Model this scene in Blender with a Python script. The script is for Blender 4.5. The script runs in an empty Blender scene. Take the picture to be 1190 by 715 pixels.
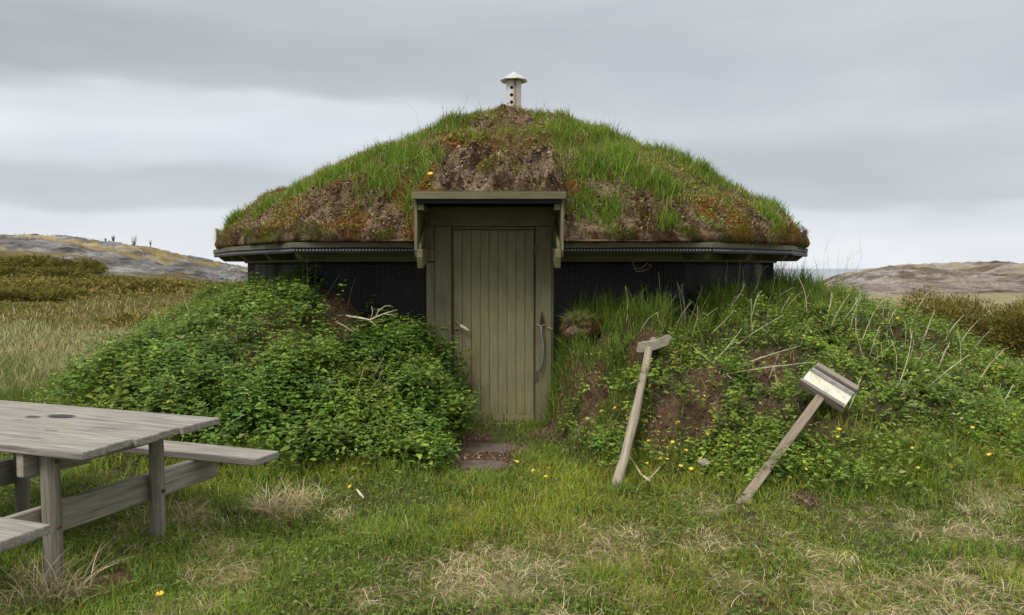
import bpy, bmesh, math, random
import numpy as np
from mathutils import Vector, Matrix

rng = np.random.default_rng(7)
random.seed(7)
SC = bpy.context.scene
COL = SC.collection
EYE = 1.5
FPX, CX, CY = 925.0, 595.0, 357.5
PITCH = math.atan(45.5 / FPX)

# ------------------------------------------------------------------ camera
cam_d = bpy.data.cameras.new("camera")
cam = bpy.data.objects.new("camera", cam_d)
COL.objects.link(cam)
cam.location = (0, 0, EYE)
cam.rotation_euler = (math.radians(90) - PITCH, 0, 0)
cam_d.sensor_width = 36.0
cam_d.lens = 36.0 * FPX / 1190.0
cam_d.clip_start = 0.05
cam_d.clip_end = 20000
SC.camera = cam


def ray(px, py):
    a = (px - CX) / FPX
    b = (CY - py) / FPX
    c, s = math.cos(PITCH), math.sin(PITCH)
    return np.array([a, c + b * s, b * c - s])


def at(px, py, Y):
    r = ray(px, py)
    r = r / r[1] * Y
    return np.array([r[0], Y, EYE + r[2]])


def hit(px, py, fn, y0=2.5, y1=90.0):
    """first point along the photo ray where it passes under the surface fn(x, y)"""
    r = ray(px, py)
    r = r / r[1]
    Y = np.concatenate([np.arange(y0, min(16, y1), .02), np.arange(16, max(16.1, y1), .2)])
    z = EYE + r[2] * Y
    g = fn(r[0] * Y, Y)
    k = np.where(z <= g)[0]
    i = k[0] if len(k) else len(Y) - 1
    return np.array([r[0] * Y[i], Y[i], g[i]])


# ------------------------------------------------------------------ noise
def _hash(ix, iy, seed):
    h = (ix.astype(np.int64) * 374761393 + iy.astype(np.int64) * 668265263 + seed * 974634777) & 0xffffffff
    h = ((h ^ (h >> 13)) * 1274126177) & 0xffffffff
    h = ((h ^ (h >> 16)) * 2246822519) & 0xffffffff
    return ((h ^ (h >> 15)) & 0xffffff) / float(0xffffff)


def vn(x, y, seed=0):
    x = np.asarray(x, float); y = np.asarray(y, float)
    ix = np.floor(x); iy = np.floor(y)
    fx = x - ix; fy = y - iy
    fx = fx * fx * (3 - 2 * fx); fy = fy * fy * (3 - 2 * fy)
    a = _hash(ix, iy, seed); b = _hash(ix + 1, iy, seed)
    c = _hash(ix, iy + 1, seed); d = _hash(ix + 1, iy + 1, seed)
    return (a + (b - a) * fx) * (1 - fy) + (c + (d - c) * fx) * fy


def fbm(x, y, seed=0, octv=4):
    s = 0; a = .5; t = 0
    for k in range(octv):
        s = s + a * vn(x * 2 ** k + 17.3 * k, y * 2 ** k - 9.1 * k, seed + k)
        t += a; a *= .55
    return s / t


def sst(x, a, b):
    t = np.clip((x - a) / (b - a), 0, 1)
    return t * t * (3 - 2 * t)


# ------------------------------------------------------------------ hut plan
HC = np.array([-.06, 10.9])
EAVE = np.array([(-2.0, 7.25), (1.83, 7.25), (2.92, 8.3), (3.58, 9.65), (3.62, 11.8), (2.8, 13.4), (1.5, 14.4),
                 (-1.6, 14.4), (-3.0, 13.4), (-3.85, 11.9), (-3.78, 10.1), (-3.02, 8.7)])
WALL = np.array([(-1.85, 7.77), (1.70, 7.77), (2.66, 8.7), (3.2, 9.75), (3.25, 11.8), (2.5, 13.1), (1.4, 14.0),
                 (-1.5, 14.0), (-2.6, 13.1), (-3.4, 11.8), (-3.4, 10.25), (-2.72, 9.0)])


def gauge(P, x, y, p=30):
    g = 0
    n = len(P)
    for i in range(n):
        a, b = P[i], P[(i + 1) % n]
        e = b - a
        nn = np.array([e[1], -e[0]]) / np.hypot(*e)
        d = nn @ (a - HC)
        g = g + np.maximum(0, (nn[0] * (x - HC[0]) + nn[1] * (y - HC[1])) / d) ** p
    return g ** (1 / p)


def wdist(x, y):
    """distance outside the wall footprint, 0 inside"""
    x = np.asarray(x, float); y = np.asarray(y, float)
    best = np.full(np.broadcast(x, y).shape, 1e9)
    inside = np.ones(best.shape, bool)
    n = len(WALL)
    for i in range(n):
        a, b = WALL[i], WALL[(i + 1) % n]
        e = b - a; L2 = e @ e
        t = np.clip(((x - a[0]) * e[0] + (y - a[1]) * e[1]) / L2, 0, 1)
        best = np.minimum(best, np.hypot(x - a[0] - t * e[0], y - a[1] - t * e[1]))
        nn = np.array([e[1], -e[0]])
        inside &= (nn[0] * (x - a[0]) + nn[1] * (y - a[1])) <= 0
    return np.where(inside, 0, best)


# ------------------------------------------------------------------ terrain
PH = [-180, -90, -40, -27, -21, -5, 5, 20, 35, 90, 180]
HH = [1.0, 1.12, 1.26, 1.22, .78, .70, .86, .93, 1.08, 1.2, 1.0]
PW = [-180, -90, -42, -5, 5, 25, 75, 180]
WW = [2.8, 2.35, 2.50, 2.42, 2.50, 2.92, 3.6, 3.2]


def berm(x, y):
    s = wdist(x, y)
    phi = np.degrees(np.arctan2(x - HC[0], HC[1] - y))
    H = np.interp(phi, PH, HH); W = np.interp(phi, PW, WW)
    W = W * (1 + .16 * (fbm(x * .5, y * .5, 31, 2) - .5))
    t = np.clip(s / W, 0, 1)
    f = .5 * (1 - t * t) + .25 * (1 + np.cos(math.pi * t))
    bank = np.interp(s, [0, .45, .62, .95, 2.3], [1, .97, .62, .42, 0])
    w = np.exp(-((phi - 9) / 5.5) ** 2)
    f = f * (1 - w) + bank * w
    side = sst(x + .10 * (y - 7.7), -.52, -.86) + sst(x - .10 * (7.7 - y), .30, .62)
    side = np.where(y > 9, 1, side)
    return H * f * side, t, phi, s


def terrain(x, y):
    x = np.asarray(x, float); y = np.asarray(y, float)
    B, t, phi, s = berm(x, y)
    d = np.hypot(x, y)
    lump = (fbm(x * .9, y * .9, 3, 3) - .5) * .16 + (fbm(x * 4, y * 4, 5, 3) - .5) * .05
    blump = (fbm(x * 1.9, y * 1.9, 8, 4) - .5) * .46 * sst(B, .05, .35)
    blump = blump + (np.abs(fbm(x * 3.2, y * 3.2, 9, 3) - .5) * -1.1 + .12) * sst(B, .15, .4) * sst(x, .4, .9)
    calm = 1 - .8 * np.exp(-(((x + .2) / .6) ** 2 + ((y - 6.9) / 1.3) ** 2))
    z = B + (lump + blump) * calm - .02
    z = z + .10 * sst(-x, 1.0, 2.2) * sst(7.5 - y, 0, 2)
    # bearing based country beyond the hut
    b = x / np.maximum(y, 1.0)
    b = np.where(y > 1, b, 0)
    b = np.clip(b, -2, 2)
    big = (fbm(x * .06, y * .06, 21, 4) - .5)
    f1 = sst(y, 10, 24)
    z = z + f1 * np.interp(b, [-1, -.35, .3, 1], [.35, .3, -.35, -.15])
    Z75 = np.interp(b, [-1.2, -.66, -.55, -.45, -.37, -.28, -.1, .25, .6, 1.2], [6.5, 4.55, 4.1, 3.05, 2.1, 1.2, -.6, -1.0, -1.0, -1.0])
    z = z + sst(y, 19, 74) * (Z75 - .3)
    z = z + sst(y, 24, 50) * big * 1.3
    # rock ridge right, far away
    rr = np.exp(-((y - 150) / 28.0) ** 2)
    Hr = np.interp(b, [.30, .37, .42, .47, .55, .66, .8, 1.2], [0, .0, 2.8, 4.2, 4.6, 5.2, 5.4, 5.0])
    z = z + rr * Hr * (1 + .35 * (fbm(x * .035, y * .035, 44, 4) - .5))
    z = z - sst(y, 175, 420) * 9
    z = z - sst(y, 85, 170) * np.interp(b, [-2, -.1, .3, .4], [8, 2, 1, 0])
    # rocky roughness
    rk = np.abs(fbm(x * .22, y * .22, 71, 4) - .5) * 2
    z = z - rk * sst(y, 34, 55) * 1.5 * np.interp(b, [-.3, -.2], [1, .3])
    z = z - (np.abs(fbm(x * .09, y * .09, 73, 4) - .5) * 3.4 + np.abs(fbm(x * .3, y * .2, 75, 3) - .5) * 1.6) * sst(y, 95, 130) * np.interp(b, [.3, .4], [0, 1.])
    z = z - sst(-y, 8, 60) * 1.0
    return z


T1 = lambda x, y: float(terrain(np.array([x]), np.array([y]))[0])

def ghit(px, py, lo=.14):
    c = hit(px, py, terrain, 3.5, 14)
    q = c[:2].copy(); k = 0
    while wdist(np.array([q[0]]), np.array([q[1]]))[0] < lo and k < 200:
        q *= .99; k += 1
    return np.array([q[0], q[1], T1(q[0], q[1])])


SOIL = [(664, 450, .32), (645, 442, .18), (695, 456, .16), (690, 452, .12), (700, 488, .10), (905, 448, .26), (885, 470, .14), (770, 490, .14), (815, 492, .17),
        (398, 380, .22), (712, 492, .15), (553, 536, .34), (548, 512, .2), (790, 385, .12), (745, 395, .12), (130, 675, .1),
        (820, 440, .14), (940, 585, .08), (590, 525, .18)]
SOILW = [(hit(px, py, terrain, 3, 12)[:2], r) for px, py, r in SOIL]
STRAW = [(325, 600, .20), (345, 590, .16), (235, 690, .28), (205, 600, .2), (560, 655, .22), (600, 640, .16), (640, 655, .2), (575, 690, .25),
         (735, 640, .18), (825, 655, .2), (850, 640, .2), (870, 660, .22), (1040, 608, .26), (1065, 615, .2), (1150, 625, .2),
         (960, 650, .15), (1165, 680, .25), (810, 585, .16), (1130, 560, .2), (1165, 580, .2), (40, 690, .25), (170, 630, .2), (660, 700, .2),
         (990, 695, .25), (780, 700, .2), (440, 700, .12), (260, 640, .15), (700, 620, .14), (390, 600, .12), (1100, 690, .2)]
STRAWW = [(hit(px, py, terrain, 2.5, 9)[:2], r) for px, py, r in STRAW]


def blobmask(x, y, L, sharp=1.0, seed=50):
    m = np.zeros(np.broadcast(x, y).shape)
    w = .45 + 1.1 * (fbm(x * 3.5, y * 3.5, seed, 3))
    for (c, r) in L:
        dd = np.hypot(x - c[0], (y - c[1]) * .8) / (r * w)
        m = np.maximum(m, sst(1.25 - dd, 0, .5))
    return m


def drymask(x, y):
    """dead, straw coloured grass"""
    m = blobmask(x, y, STRAWW, seed=61) * .85 * sst(fbm(x * 6, y * 6, 64, 3), .34, .58)
    near = sst(fbm(x * 2.2 + 4, y * 3, 62, 4), .50, .68) * sst(5.4 - y, 0, 1.0) * .55 * sst(x, -1.2, 0.2)
    far = sst(y, 8.5, 10.5) * (.35 + .65 * sst(fbm(x * .35, y * .5, 63, 3), .40, .56))
    far = far * np.where(x < 0, 1, .85)
    return np.clip(np.maximum(m, near) + far * (1 - berm(x, y)[0]), 0, 1)


# ------------------------------------------------------------------ node helpers
def mat(name):
    m = bpy.data.materials.new(name)
    m.use_nodes = True
    nt = m.node_tree
    return m, nt, nt.nodes["Principled BSDF"]


def N(nt, t, **kw):
    n = nt.nodes.new(t)
    for k, v in kw.items():
        if k.startswith("_"):
            setattr(n, k[1:], v)
        else:
            n.inputs[k.replace("__", " ")].default_value = v
    return n


def ramp(nt, stops, src=None, mode='LINEAR'):
    r = nt.nodes.new("ShaderNodeValToRGB")
    e = r.color_ramp.elements
    r.color_ramp.interpolation = mode
    e[0].position, e[0].color = stops[0][0], (*stops[0][1], 1)
    e[1].position, e[1].color = stops[-1][0], (*stops[-1][1], 1)
    for p, c in stops[1:-1]:
        k = e.new(p); k.color = (*c, 1)
    if src is not None:
        nt.links.new(src, r.inputs[0])
    return r


def noise(nt, scale, detail=4, rough=.55, vec=None, stretch=None, coord='Object'):
    tc = nt.nodes.new("ShaderNodeTexCoord")
    mp = nt.nodes.new("ShaderNodeMapping")
    if stretch: mp.inputs["Scale"].default_value = stretch
    nt.links.new(vec if vec is not None else tc.outputs[coord], mp.inputs["Vector"])
    n = N(nt, "ShaderNodeTexNoise", Scale=scale, Detail=detail, Roughness=rough)
    nt.links.new(mp.outputs[0], n.inputs["Vector"])
    return n


def mixc(nt, fac, a, b, blend='MIX'):
    m = nt.nodes.new("ShaderNodeMix")
    m.data_type = 'RGBA'; m.blend_type = blend
    L = nt.links
    if isinstance(fac, float): m.inputs[0].default_value = fac
    else: L.new(fac, m.inputs[0])
    for s, v in ((6, a), (7, b)):
        if isinstance(v, tuple): m.inputs[s].default_value = (*v, 1)
        else: L.new(v, m.inputs[s])
    return m.outputs[2]


def bump(nt, bsdf, h, strength=.5, dist=.01):
    b = N(nt, "ShaderNodeBump", Strength=strength, Distance=dist)
    nt.links.new(h, b.inputs["Height"])
    nt.links.new(b.outputs[0], bsdf.inputs["Normal"])
    return b


def leaf_mat(name, trans=.30, rough=.55, spec=.35):
    m, nt, p = mat(name)
    a = nt.nodes.new("ShaderNodeAttribute"); a.attribute_name = "col"
    nt.links.new(a.outputs["Color"], p.inputs["Base Color"])
    p.inputs["Roughness"].default_value = rough
    p.inputs["Specular IOR Level"].default_value = spec
    if trans > 0:
        t = nt.nodes.new("ShaderNodeBsdfTranslucent")
        nt.links.new(a.outputs["Color"], t.inputs["Color"])
        mx = nt.nodes.new("ShaderNodeMixShader"); mx.inputs[0].default_value = trans
        nt.links.new(p.outputs[0], mx.inputs[1]); nt.links.new(t.outputs[0], mx.inputs[2])
        nt.links.new(mx.outputs[0], nt.nodes["Material Output"].inputs["Surface"])
    return m


def painted(name, base, dark, rough=.62, axis=2, worn=.5):
    m, nt, p = mat(name)
    st = [14, 14, 14]; st[axis] = 1.2
    n1 = noise(nt, 3.0, 5, .6, stretch=tuple(st))
    n2 = noise(nt, 1.6, 4, .6)
    n3 = noise(nt, 26, 3, .6)
    c = mixc(nt, ramp(nt, [(.38, (0, 0, 0)), (.66, (1, 1, 1))], n1.outputs[0]).outputs[0], base, tuple(x * .74 for x in base))
    c = mixc(nt, ramp(nt, [(.45, (0, 0, 0)), (.8, (worn, worn, worn))], n2.outputs[0]).outputs[0], c, dark)
    c = mixc(nt, ramp(nt, [(.70, (0, 0, 0)), (.78, (.35, .35, .35))], n3.outputs[0]).outputs[0], c, tuple(x * 1.5 for x in base))
    nt.links.new(c, p.inputs["Base Color"])
    p.inputs["Roughness"].default_value = rough
    p.inputs["Specular IOR Level"].default_value = .3
    bump(nt, p, n1.outputs[0], .35, .003)
    return m


def weathered(name, light, dark, axis=0, scale=1.0, lichen=0.0):
    m, nt, p = mat(name)
    st = [16, 16, 16]; st[axis] = .8
    n1 = noise(nt, 2.6 * scale, 7, .65, stretch=tuple(st))
    st2 = [60, 60, 60]; st2[axis] = 2
    n2 = noise(nt, 2.0 * scale, 4, .6, stretch=tuple(st2))
    n3 = noise(nt, 4.0, 5, .6)
    c = ramp(nt, [(.25, dark), (.47, tuple(.55 * a + .45 * b for a, b in zip(light, dark))), (.7, light)], n1.outputs[0]).outputs[0]
    c = mixc(nt, ramp(nt, [(.52, (0, 0, 0)), (.68, (.7, .7, .7))], n2.outputs[0]).outputs[0], c, tuple(x * .6 for x in dark))
    c = mixc(nt, ramp(nt, [(.5, (0, 0, 0)), (.72, (.55, .55, .55))], n3.outputs[0]).outputs[0], c, tuple(x * .7 for x in light))
    if lichen:
        n4 = noise(nt, 14, 5, .7)
        c = mixc(nt, ramp(nt, [(.56, (0, 0, 0)), (.66, (lichen, lichen, lichen))], n4.outputs[0]).outputs[0], c, (.30, .32, .22))
    nt.links.new(c, p.inputs["Base Color"])
    p.inputs["Roughness"].default_value = .8
    p.inputs["Specular IOR Level"].default_value = .25
    hgt = N(nt, "ShaderNodeMath", _operation='ADD')
    nt.links.new(n1.outputs[0], hgt.inputs[0]); nt.links.new(n2.outputs[0], hgt.inputs[1])
    bump(nt, p, hgt.outputs[0], .7, .006)
    return m


def plain(name, colr, rough=.6, metal=0, nscale=12, var=.25):
    m, nt, p = mat(name)
    n = noise(nt, nscale, 5, .6)
    c = ramp(nt, [(.3, tuple(x * (1 - var) for x in colr)), (.7, tuple(min(1, x * (1 + var)) for x in colr))], n.outputs[0])
    nt.links.new(c.outputs[0], p.inputs["Base Color"])
    p.inputs["Roughness"].default_value = rough
    p.inputs["Metallic"].default_value = metal
    bump(nt, p, n.outputs[0], .3, .004)
    return m


# ------------------------------------------------------------------ object helpers
def tag(o, label=None, cat=None, group=None, kind=None):
    if label: o["label"] = label
    if cat: o["category"] = cat
    if group: o["group"] = group
    if kind: o["kind"] = kind
    return o


def empty(name, loc, rz=0.0):
    o = bpy.data.objects.new(name, None)
    o.empty_display_size = .2
    COL.objects.link(o); o.location = loc; o.rotation_euler = (0, 0, rz)
    return o


class Soup:
    def __init__(self):
        self.v, self.c, self.l, self.s, self.nv = [], [], [], [], 0

    def add(self, V, C, faces):
        """V (n, k, 3) identical pieces, C (n, 3) or (n, k, 3), faces: list of index tuples in a piece"""
        n, k = V.shape[:2]
        if n == 0: return
        if C.ndim == 2: C = np.repeat(C[:, None, :], k, 1)
        base = self.nv + np.arange(n) * k
        for f in faces:
            f = np.array(f)
            self.l.append((base[:, None] + f[None]).ravel())
            self.s.append(np.full(n, len(f)))
        self.v.append(V.reshape(-1, 3)); self.c.append(C.reshape(-1, 3)); self.nv += n * k

    def blades(self, P, H, Wd, az, lean, col, nseg=2, up=None, tip=None):
        n = len(P)
        if n == 0: return
        if up is None: up = np.tile([0, 0, 1.], (n, 1))
        d = np.stack([np.cos(az), np.sin(az), np.zeros(n)], 1)
        tw = az + rng.uniform(.6, 2.5, n)
        w = np.stack([np.cos(tw), np.sin(tw), np.zeros(n)], 1)
        V = np.empty((n, 2 * nseg + 1, 3)); C = np.empty((n, 2 * nseg + 1, 3))
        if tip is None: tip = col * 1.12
        for k in range(nseg + 1):
            t = k / nseg
            pos = P + up * (H * t * (1 - .38 * lean * t))[:, None] + d * (lean * H * t ** 1.8)[:, None]
            if k < nseg:
                hw = (Wd * .5 * (1 - t ** 1.6) ** .8)[:, None]
                V[:, 2 * k] = pos - w * hw; V[:, 2 * k + 1] = pos + w * hw
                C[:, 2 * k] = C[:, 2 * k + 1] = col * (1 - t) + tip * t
            else:
                V[:, -1] = pos; C[:, -1] = tip
        F = [(2 * k, 2 * k + 1, 2 * k + 3, 2 * k + 2) for k in range(nseg - 1)] + [(2 * nseg - 2, 2 * nseg - 1, 2 * nseg)]
        self.add(V, C, F)

    def leaves(self, P, D, Nn, L, Wd, col, droop=.25):
        n = len(P)
        if n == 0: return
        D = D / np.linalg.norm(D, axis=1, keepdims=True)
        S = np.cross(D, Nn); S /= np.maximum(np.linalg.norm(S, axis=1, keepdims=True), 1e-6)
        U = np.cross(S, D)
        L_ = L[:, None]; W_ = Wd[:, None] * .5
        dr = droop if np.ndim(droop) else np.full(n, droop)
        dr = dr[:, None] * L_
        r = [P, P + D * L_ * .36 - U * dr * .05, P + D * L_ * .72 - U * dr * .45, P + D * L_ - U * dr]
        f = .22
        V = np.stack([r[0], r[1], r[2], r[3],
                      r[1] + S * W_ + U * W_ * f, r[2] + S * W_ * .66 + U * W_ * f * .6,
                      r[1] - S * W_ + U * W_ * f, r[2] - S * W_ * .66 + U * W_ * f * .6], 1)
        C = np.repeat(col[:, None, :], 8, 1)
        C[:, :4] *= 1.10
        self.add(V, C, [(0, 4, 1), (1, 4, 5, 2), (2, 5, 3), (0, 1, 6), (1, 2, 7, 6), (2, 3, 7)])

    def build(self, name, m, off=(0, 0, 0), smooth=False, parent=None):
        V = np.concatenate(self.v) - np.array(off); C = np.concatenate(self.c)
        Lp = np.concatenate(self.l).astype(np.int32); S = np.concatenate(self.s).astype(np.int32)
        me = bpy.data.meshes.new(name)
        me.vertices.add(len(V)); me.loops.add(len(Lp)); me.polygons.add(len(S))
        me.vertices.foreach_set("co", V.astype(np.float32).ravel())
        me.loops.foreach_set("vertex_index", Lp)
        st = np.concatenate([[0], np.cumsum(S)[:-1]]).astype(np.int32)
        me.polygons.foreach_set("loop_start", st)
        me.polygons.foreach_set("loop_total", S)
        at_ = me.color_attributes.new("col", 'FLOAT_COLOR', 'POINT')
        rgba = np.ones((len(C), 4), np.float32); rgba[:, :3] = np.clip(C, 0, 1)
        at_.data.foreach_set("color", rgba.ravel())
        me.update(calc_edges=True)
        if smooth: me.polygons.foreach_set("use_smooth", np.ones(len(S), bool))
        me.materials.append(m)
        o = bpy.data.objects.new(name, me); COL.objects.link(o)
        o.location = off
        if parent is not None:
            o.parent = parent
            o.location = Vector(off) - parent.matrix_world.translation if False else Vector(off) - Vector(parent.location)
        return o


class MB:
    """collects boxes, tubes and lathes in world or thing space"""
    def __init__(self): self.bm = bmesh.new()

    def box(self, x0, x1, y0, y1, z0, z1, M=None, mi=0):
        r = bmesh.ops.create_cube(self.bm, size=1)
        vs = r["verts"]
        for v in vs:
            v.co = Vector(((x0 + x1) / 2 + v.co.x * (x1 - x0), (y0 + y1) / 2 + v.co.y * (y1 - y0), (z0 + z1) / 2 + v.co.z * (z1 - z0)))
            if M is not None: v.co = M @ v.co
        for f in {f for v in vs for f in v.link_faces}: f.material_index = mi
        return vs

    def prism(self, pts, axis, a0, a1):
        """pts: 2d outline; axis 0/1/2 extrusion axis"""
        def mk(p, a):
            q = [p[0], p[1]]; q.insert(axis, a); return Vector(q)
        v0 = [self.bm.verts.new(mk(p, a0)) for p in pts]; v1 = [self.bm.verts.new(mk(p, a1)) for p in pts]
        n = len(pts)
        self.bm.faces.new(v0); self.bm.faces.new(v1[::-1])
        for i in range(n): self.bm.faces.new((v0[i], v0[(i + 1) % n], v1[(i + 1) % n], v1[i]))

    def tube(self, pts, rad, seg=8, cap=True, flat=1.0):
        pts = [Vector(p) for p in pts]
        if not hasattr(rad, "__len__"): rad = [rad] * len(pts)
        rings = []
        ref = None
        for i, p in enumerate(pts):
            d = (pts[min(i + 1, len(pts) - 1)] - pts[max(i - 1, 0)]).normalized()
            if ref is None: ref = d.orthogonal().normalized()
            a = (ref - d * ref.dot(d)).normalized(); ref = a
            b = d.cross(a)
            rings.append([self.bm.verts.new(p + (a * math.cos(2 * math.pi * k / seg) + b * flat * math.sin(2 * math.pi * k / seg)) * rad[i]) for k in range(seg)])
        for r0, r1 in zip(rings, rings[1:]):
            for k in range(seg): self.bm.faces.new((r0[k], r0[(k + 1) % seg], r1[(k + 1) % seg], r1[k]))
        if cap:
            self.bm.faces.new(rings[0][::-1]); self.bm.faces.new(rings[-1])
        return rings

    def build(self, name, mats, parent=None, off=(0, 0, 0), bevel=0, smooth=False, subd=0, wob=0.0, wscale=6):
        bmesh.ops.recalc_face_normals(self.bm, faces=self.bm.faces)
        o3 = Vector(off)
        if subd: bmesh.ops.subdivide_edges(self.bm, edges=self.bm.edges, cuts=subd, use_grid_fill=True)
        for v in self.bm.verts:
            if wob:
                q = v.co * wscale
                v.co = v.co + Vector((vn(q.x + q.z, q.y - q.z, 1) - .5, vn(q.x - q.z, q.y + q.z, 2) - .5, vn(q.x + q.y, q.z, 3) - .5)) * wob
            v.co = v.co - o3
        me = bpy.data.meshes.new(name); self.bm.to_mesh(me); self.bm.free()
        for m in (mats if isinstance(mats, (list, tuple)) else [mats]): me.materials.append(m)
        if smooth: me.polygons.foreach_set("use_smooth", np.ones(len(me.polygons), bool))
        o = bpy.data.objects.new(name, me); COL.objects.link(o)
        if parent is None: o.location = o3
        else: o.parent = parent
        if bevel:
            b = o.modifiers.new("bevel", 'BEVEL'); b.width = bevel; b.segments = 2; b.limit_method = 'ANGLE'
        return o


def grid_mesh(name, X, Y, Z, Cc, m, off=(0, 0, 0), wrap=False, keep=None, extra=None):
    """structured grid (rows, cols) to a mesh with a 'col' attribute"""
    r, c = X.shape
    V = np.stack([X, Y, Z], -1).reshape(-1, 3) - np.array(off)
    idx = np.arange(r * c).reshape(r, c)
    if wrap: idx = np.concatenate([idx, idx[:, :1]], 1)
    q = np.stack([idx[:-1, :-1], idx[:-1, 1:], idx[1:, 1:], idx[1:, :-1]], -1).reshape(-1, 4)
    if keep is not None:
        k = keep.reshape(-1)
        q = q[k[q].all(1)]
    me = bpy.data.meshes.new(name)
    me.vertices.add(len(V)); me.loops.add(q.size); me.polygons.add(len(q))
    me.vertices.foreach_set("co", V.astype(np.float32).ravel())
    me.loops.foreach_set("vertex_index", q.astype(np.int32).ravel())
    me.polygons.foreach_set("loop_start", (np.arange(len(q)) * 4).astype(np.int32))
    me.polygons.foreach_set("loop_total", np.full(len(q), 4, np.int32))
    a = me.color_attributes.new("col", 'FLOAT_COLOR', 'POINT')
    rgba = np.ones((len(V), 4), np.float32); rgba[:, :3] = np.clip(Cc.reshape(-1, 3), 0, 1)
    a.data.foreach_set("color", rgba.ravel())
    if extra:
        for k, v in extra.items():
            e = me.attributes.new(k, 'FLOAT', 'POINT'); e.data.foreach_set("value", v.astype(np.float32).ravel())
    me.update(calc_edges=True)
    me.polygons.foreach_set("use_smooth", np.ones(len(q), bool))
    me.materials.append(m)
    o = bpy.data.objects.new(name, me); COL.objects.link(o); o.location = off
    return o


def lerp3(a, b, t):
    return np.asarray(a)[None] * (1 - t[..., None]) + np.asarray(b)[None] * t[..., None] if np.ndim(a) == 1 else a * (1 - t[..., None]) + np.asarray(b) * t[..., None]


def palette(n, cols, w, jit=.18):
    cols = np.array(cols); w = np.array(w, float); w /= w.sum()
    k = rng.choice(len(cols), n, p=w)
    cols = np.where((cols[:, 1] > cols[:, 0])[:, None], cols * np.array([1.21, 1.07, .88]), cols)
    c = cols[k] * (1 + rng.uniform(-jit, jit, (n, 1))) * (1 + rng.uniform(-.07, .07, (n, 3)))
    return c


# ------------------------------------------------------------------ ground sheet
GREEN_SOIL = (.055, .060, .022); SOILC = (.115, .072, .045); DRYC = (.32, .27, .14)
HEATHC = (.115, .085, .030); ROCKC = (.30, .30, .305); PINKROCK = (.27, .225, .205); TANC = (.26, .23, .13)

ROCKPATCH = [(( 175, 312), 10, 3.0)]


def rockmask(x, y):
    b = x / np.maximum(y, 1)
    n = fbm(x * .14 + 3, y * .26, 91, 5)
    left = sst(y, 34, 42) * sst(n + .05 * sst(55 - y, 0, 10), .535, .58) * np.interp(b, [-.3, -.2], [1, 0])
    right = sst(y, 88, 105) * np.interp(b, [.25, .36], [0, 1]) * (.8 + .2 * sst(fbm(x * .05, y * .05, 93, 4), .30, .42)) * sst(fbm(x * .04, y * .10, 95, 4), .36, .44)
    return np.clip(left + right, 0, 1)


def ground_col(x, y):
    B, t, phi, s = berm(x, y)
    n = fbm(x * 2.5, y * 2.5, 11, 4)
    c = lerp3(np.array((.06, .075, .022)), np.array((.09, .075, .035)), sst(n, .35, .7))
    d = drymask(x, y)
    c = lerp3(c, DRYC, d * .75)
    c = lerp3(c, (.075, .058, .035), sst(B, .08, .3) * .7)
    c = lerp3(c, SOILC, blobmask(x, y, SOILW))
    b = x / np.maximum(y, 1)
    c = lerp3(c, (.15, .12, .065), sst(y, 12, 16) * np.where(x < 0, 1, .4) * sst(fbm(x * .3, y * .6, 14, 3), .45, .6))
    c = lerp3(c, HEATHC, sst(y, 16, 19) * np.interp(b, [-.2, 0], [1, 0]) * .9)
    c = lerp3(c, TANC, sst(y, 22, 40) * np.interp(b, [.1, .3], [0, 1]))
    oc = fbm(x * .12, y * .3, 17, 4)
    hill = sst(y, 44, 56) * np.interp(b, [-.2, 0], [1, 0])
    c = lerp3(c, (.25, .19, .085), hill * .9)
    c = lerp3(c, (.38, .31, .17), hill * sst(oc, .48, .6) * .8)
    c = lerp3(c, (.10, .10, .035), hill * sst(fbm(x * .25, y * .5, 18, 4), .54, .62) * .7)
    r = rockmask(x, y)
    rc = lerp3(np.array(ROCKC), np.array((.12, .11, .10)), sst(fbm(x * .5, y * .9, 19, 4), .5, .72))
    pk = sst(x / np.maximum(y, 1), .2, .35)
    prc = lerp3(np.array(PINKROCK), np.array((.36, .33, .33)), sst(fbm(x * .06, y * .12, 20, 4), .45, .6))
    prc = lerp3(prc, np.array((.15, .12, .085)), sst(fbm(x * .11, y * .2, 23, 4), .54, .66))
    rc = lerp3(rc, (0, 0, 0), pk) + prc * pk[..., None]
    c = lerp3(c, (0, 0, 0), r) + rc * r[..., None]
    return c


gm, nt, p = mat("ground")
a = nt.nodes.new("ShaderNodeAttribute"); a.attribute_name = "col"
nA = noise(nt, 38, 5, .65); nB = noise(nt, 6, 5, .6); nC = noise(nt, .9, 6, .65)
c = mixc(nt, 1.0, a.outputs["Color"], ramp(nt, [(.3, (.45, .45, .45)), (.7, (1.45, 1.4, 1.35))], nA.outputs[0]).outputs[0], 'MULTIPLY')
c = mixc(nt, 1.0, c, ramp(nt, [(.3, (.7, .7, .7)), (.7, (1.25, 1.25, 1.25))], nB.outputs[0]).outputs[0], 'MULTIPLY')
c = mixc(nt, 1.0, c, ramp(nt, [(.3, (.75, .75, .78)), (.7, (1.2, 1.2, 1.16))], nC.outputs[0]).outputs[0], 'MULTIPLY')
ra = nt.nodes.new("ShaderNodeAttribute"); ra.attribute_name = "rock"
nR = noise(nt, .30, 9, .68, stretch=(1, 1, 3.0)); nR2 = noise(nt, 1.6, 6, .7, stretch=(1, 1, 2.5))
rk_ = mixc(nt, 1.0, ramp(nt, [(.36, (.42, .40, .38)), (.50, (1.0, 1.0, 1.0)), (.64, (1.45, 1.42, 1.40))], nR.outputs[0]).outputs[0], ramp(nt, [(.34, (.5, .48, .45)), (.5, (1, 1, 1)), (.66, (1.35, 1.35, 1.35))], nR2.outputs[0]).outputs[0], 'MULTIPLY')
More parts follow.
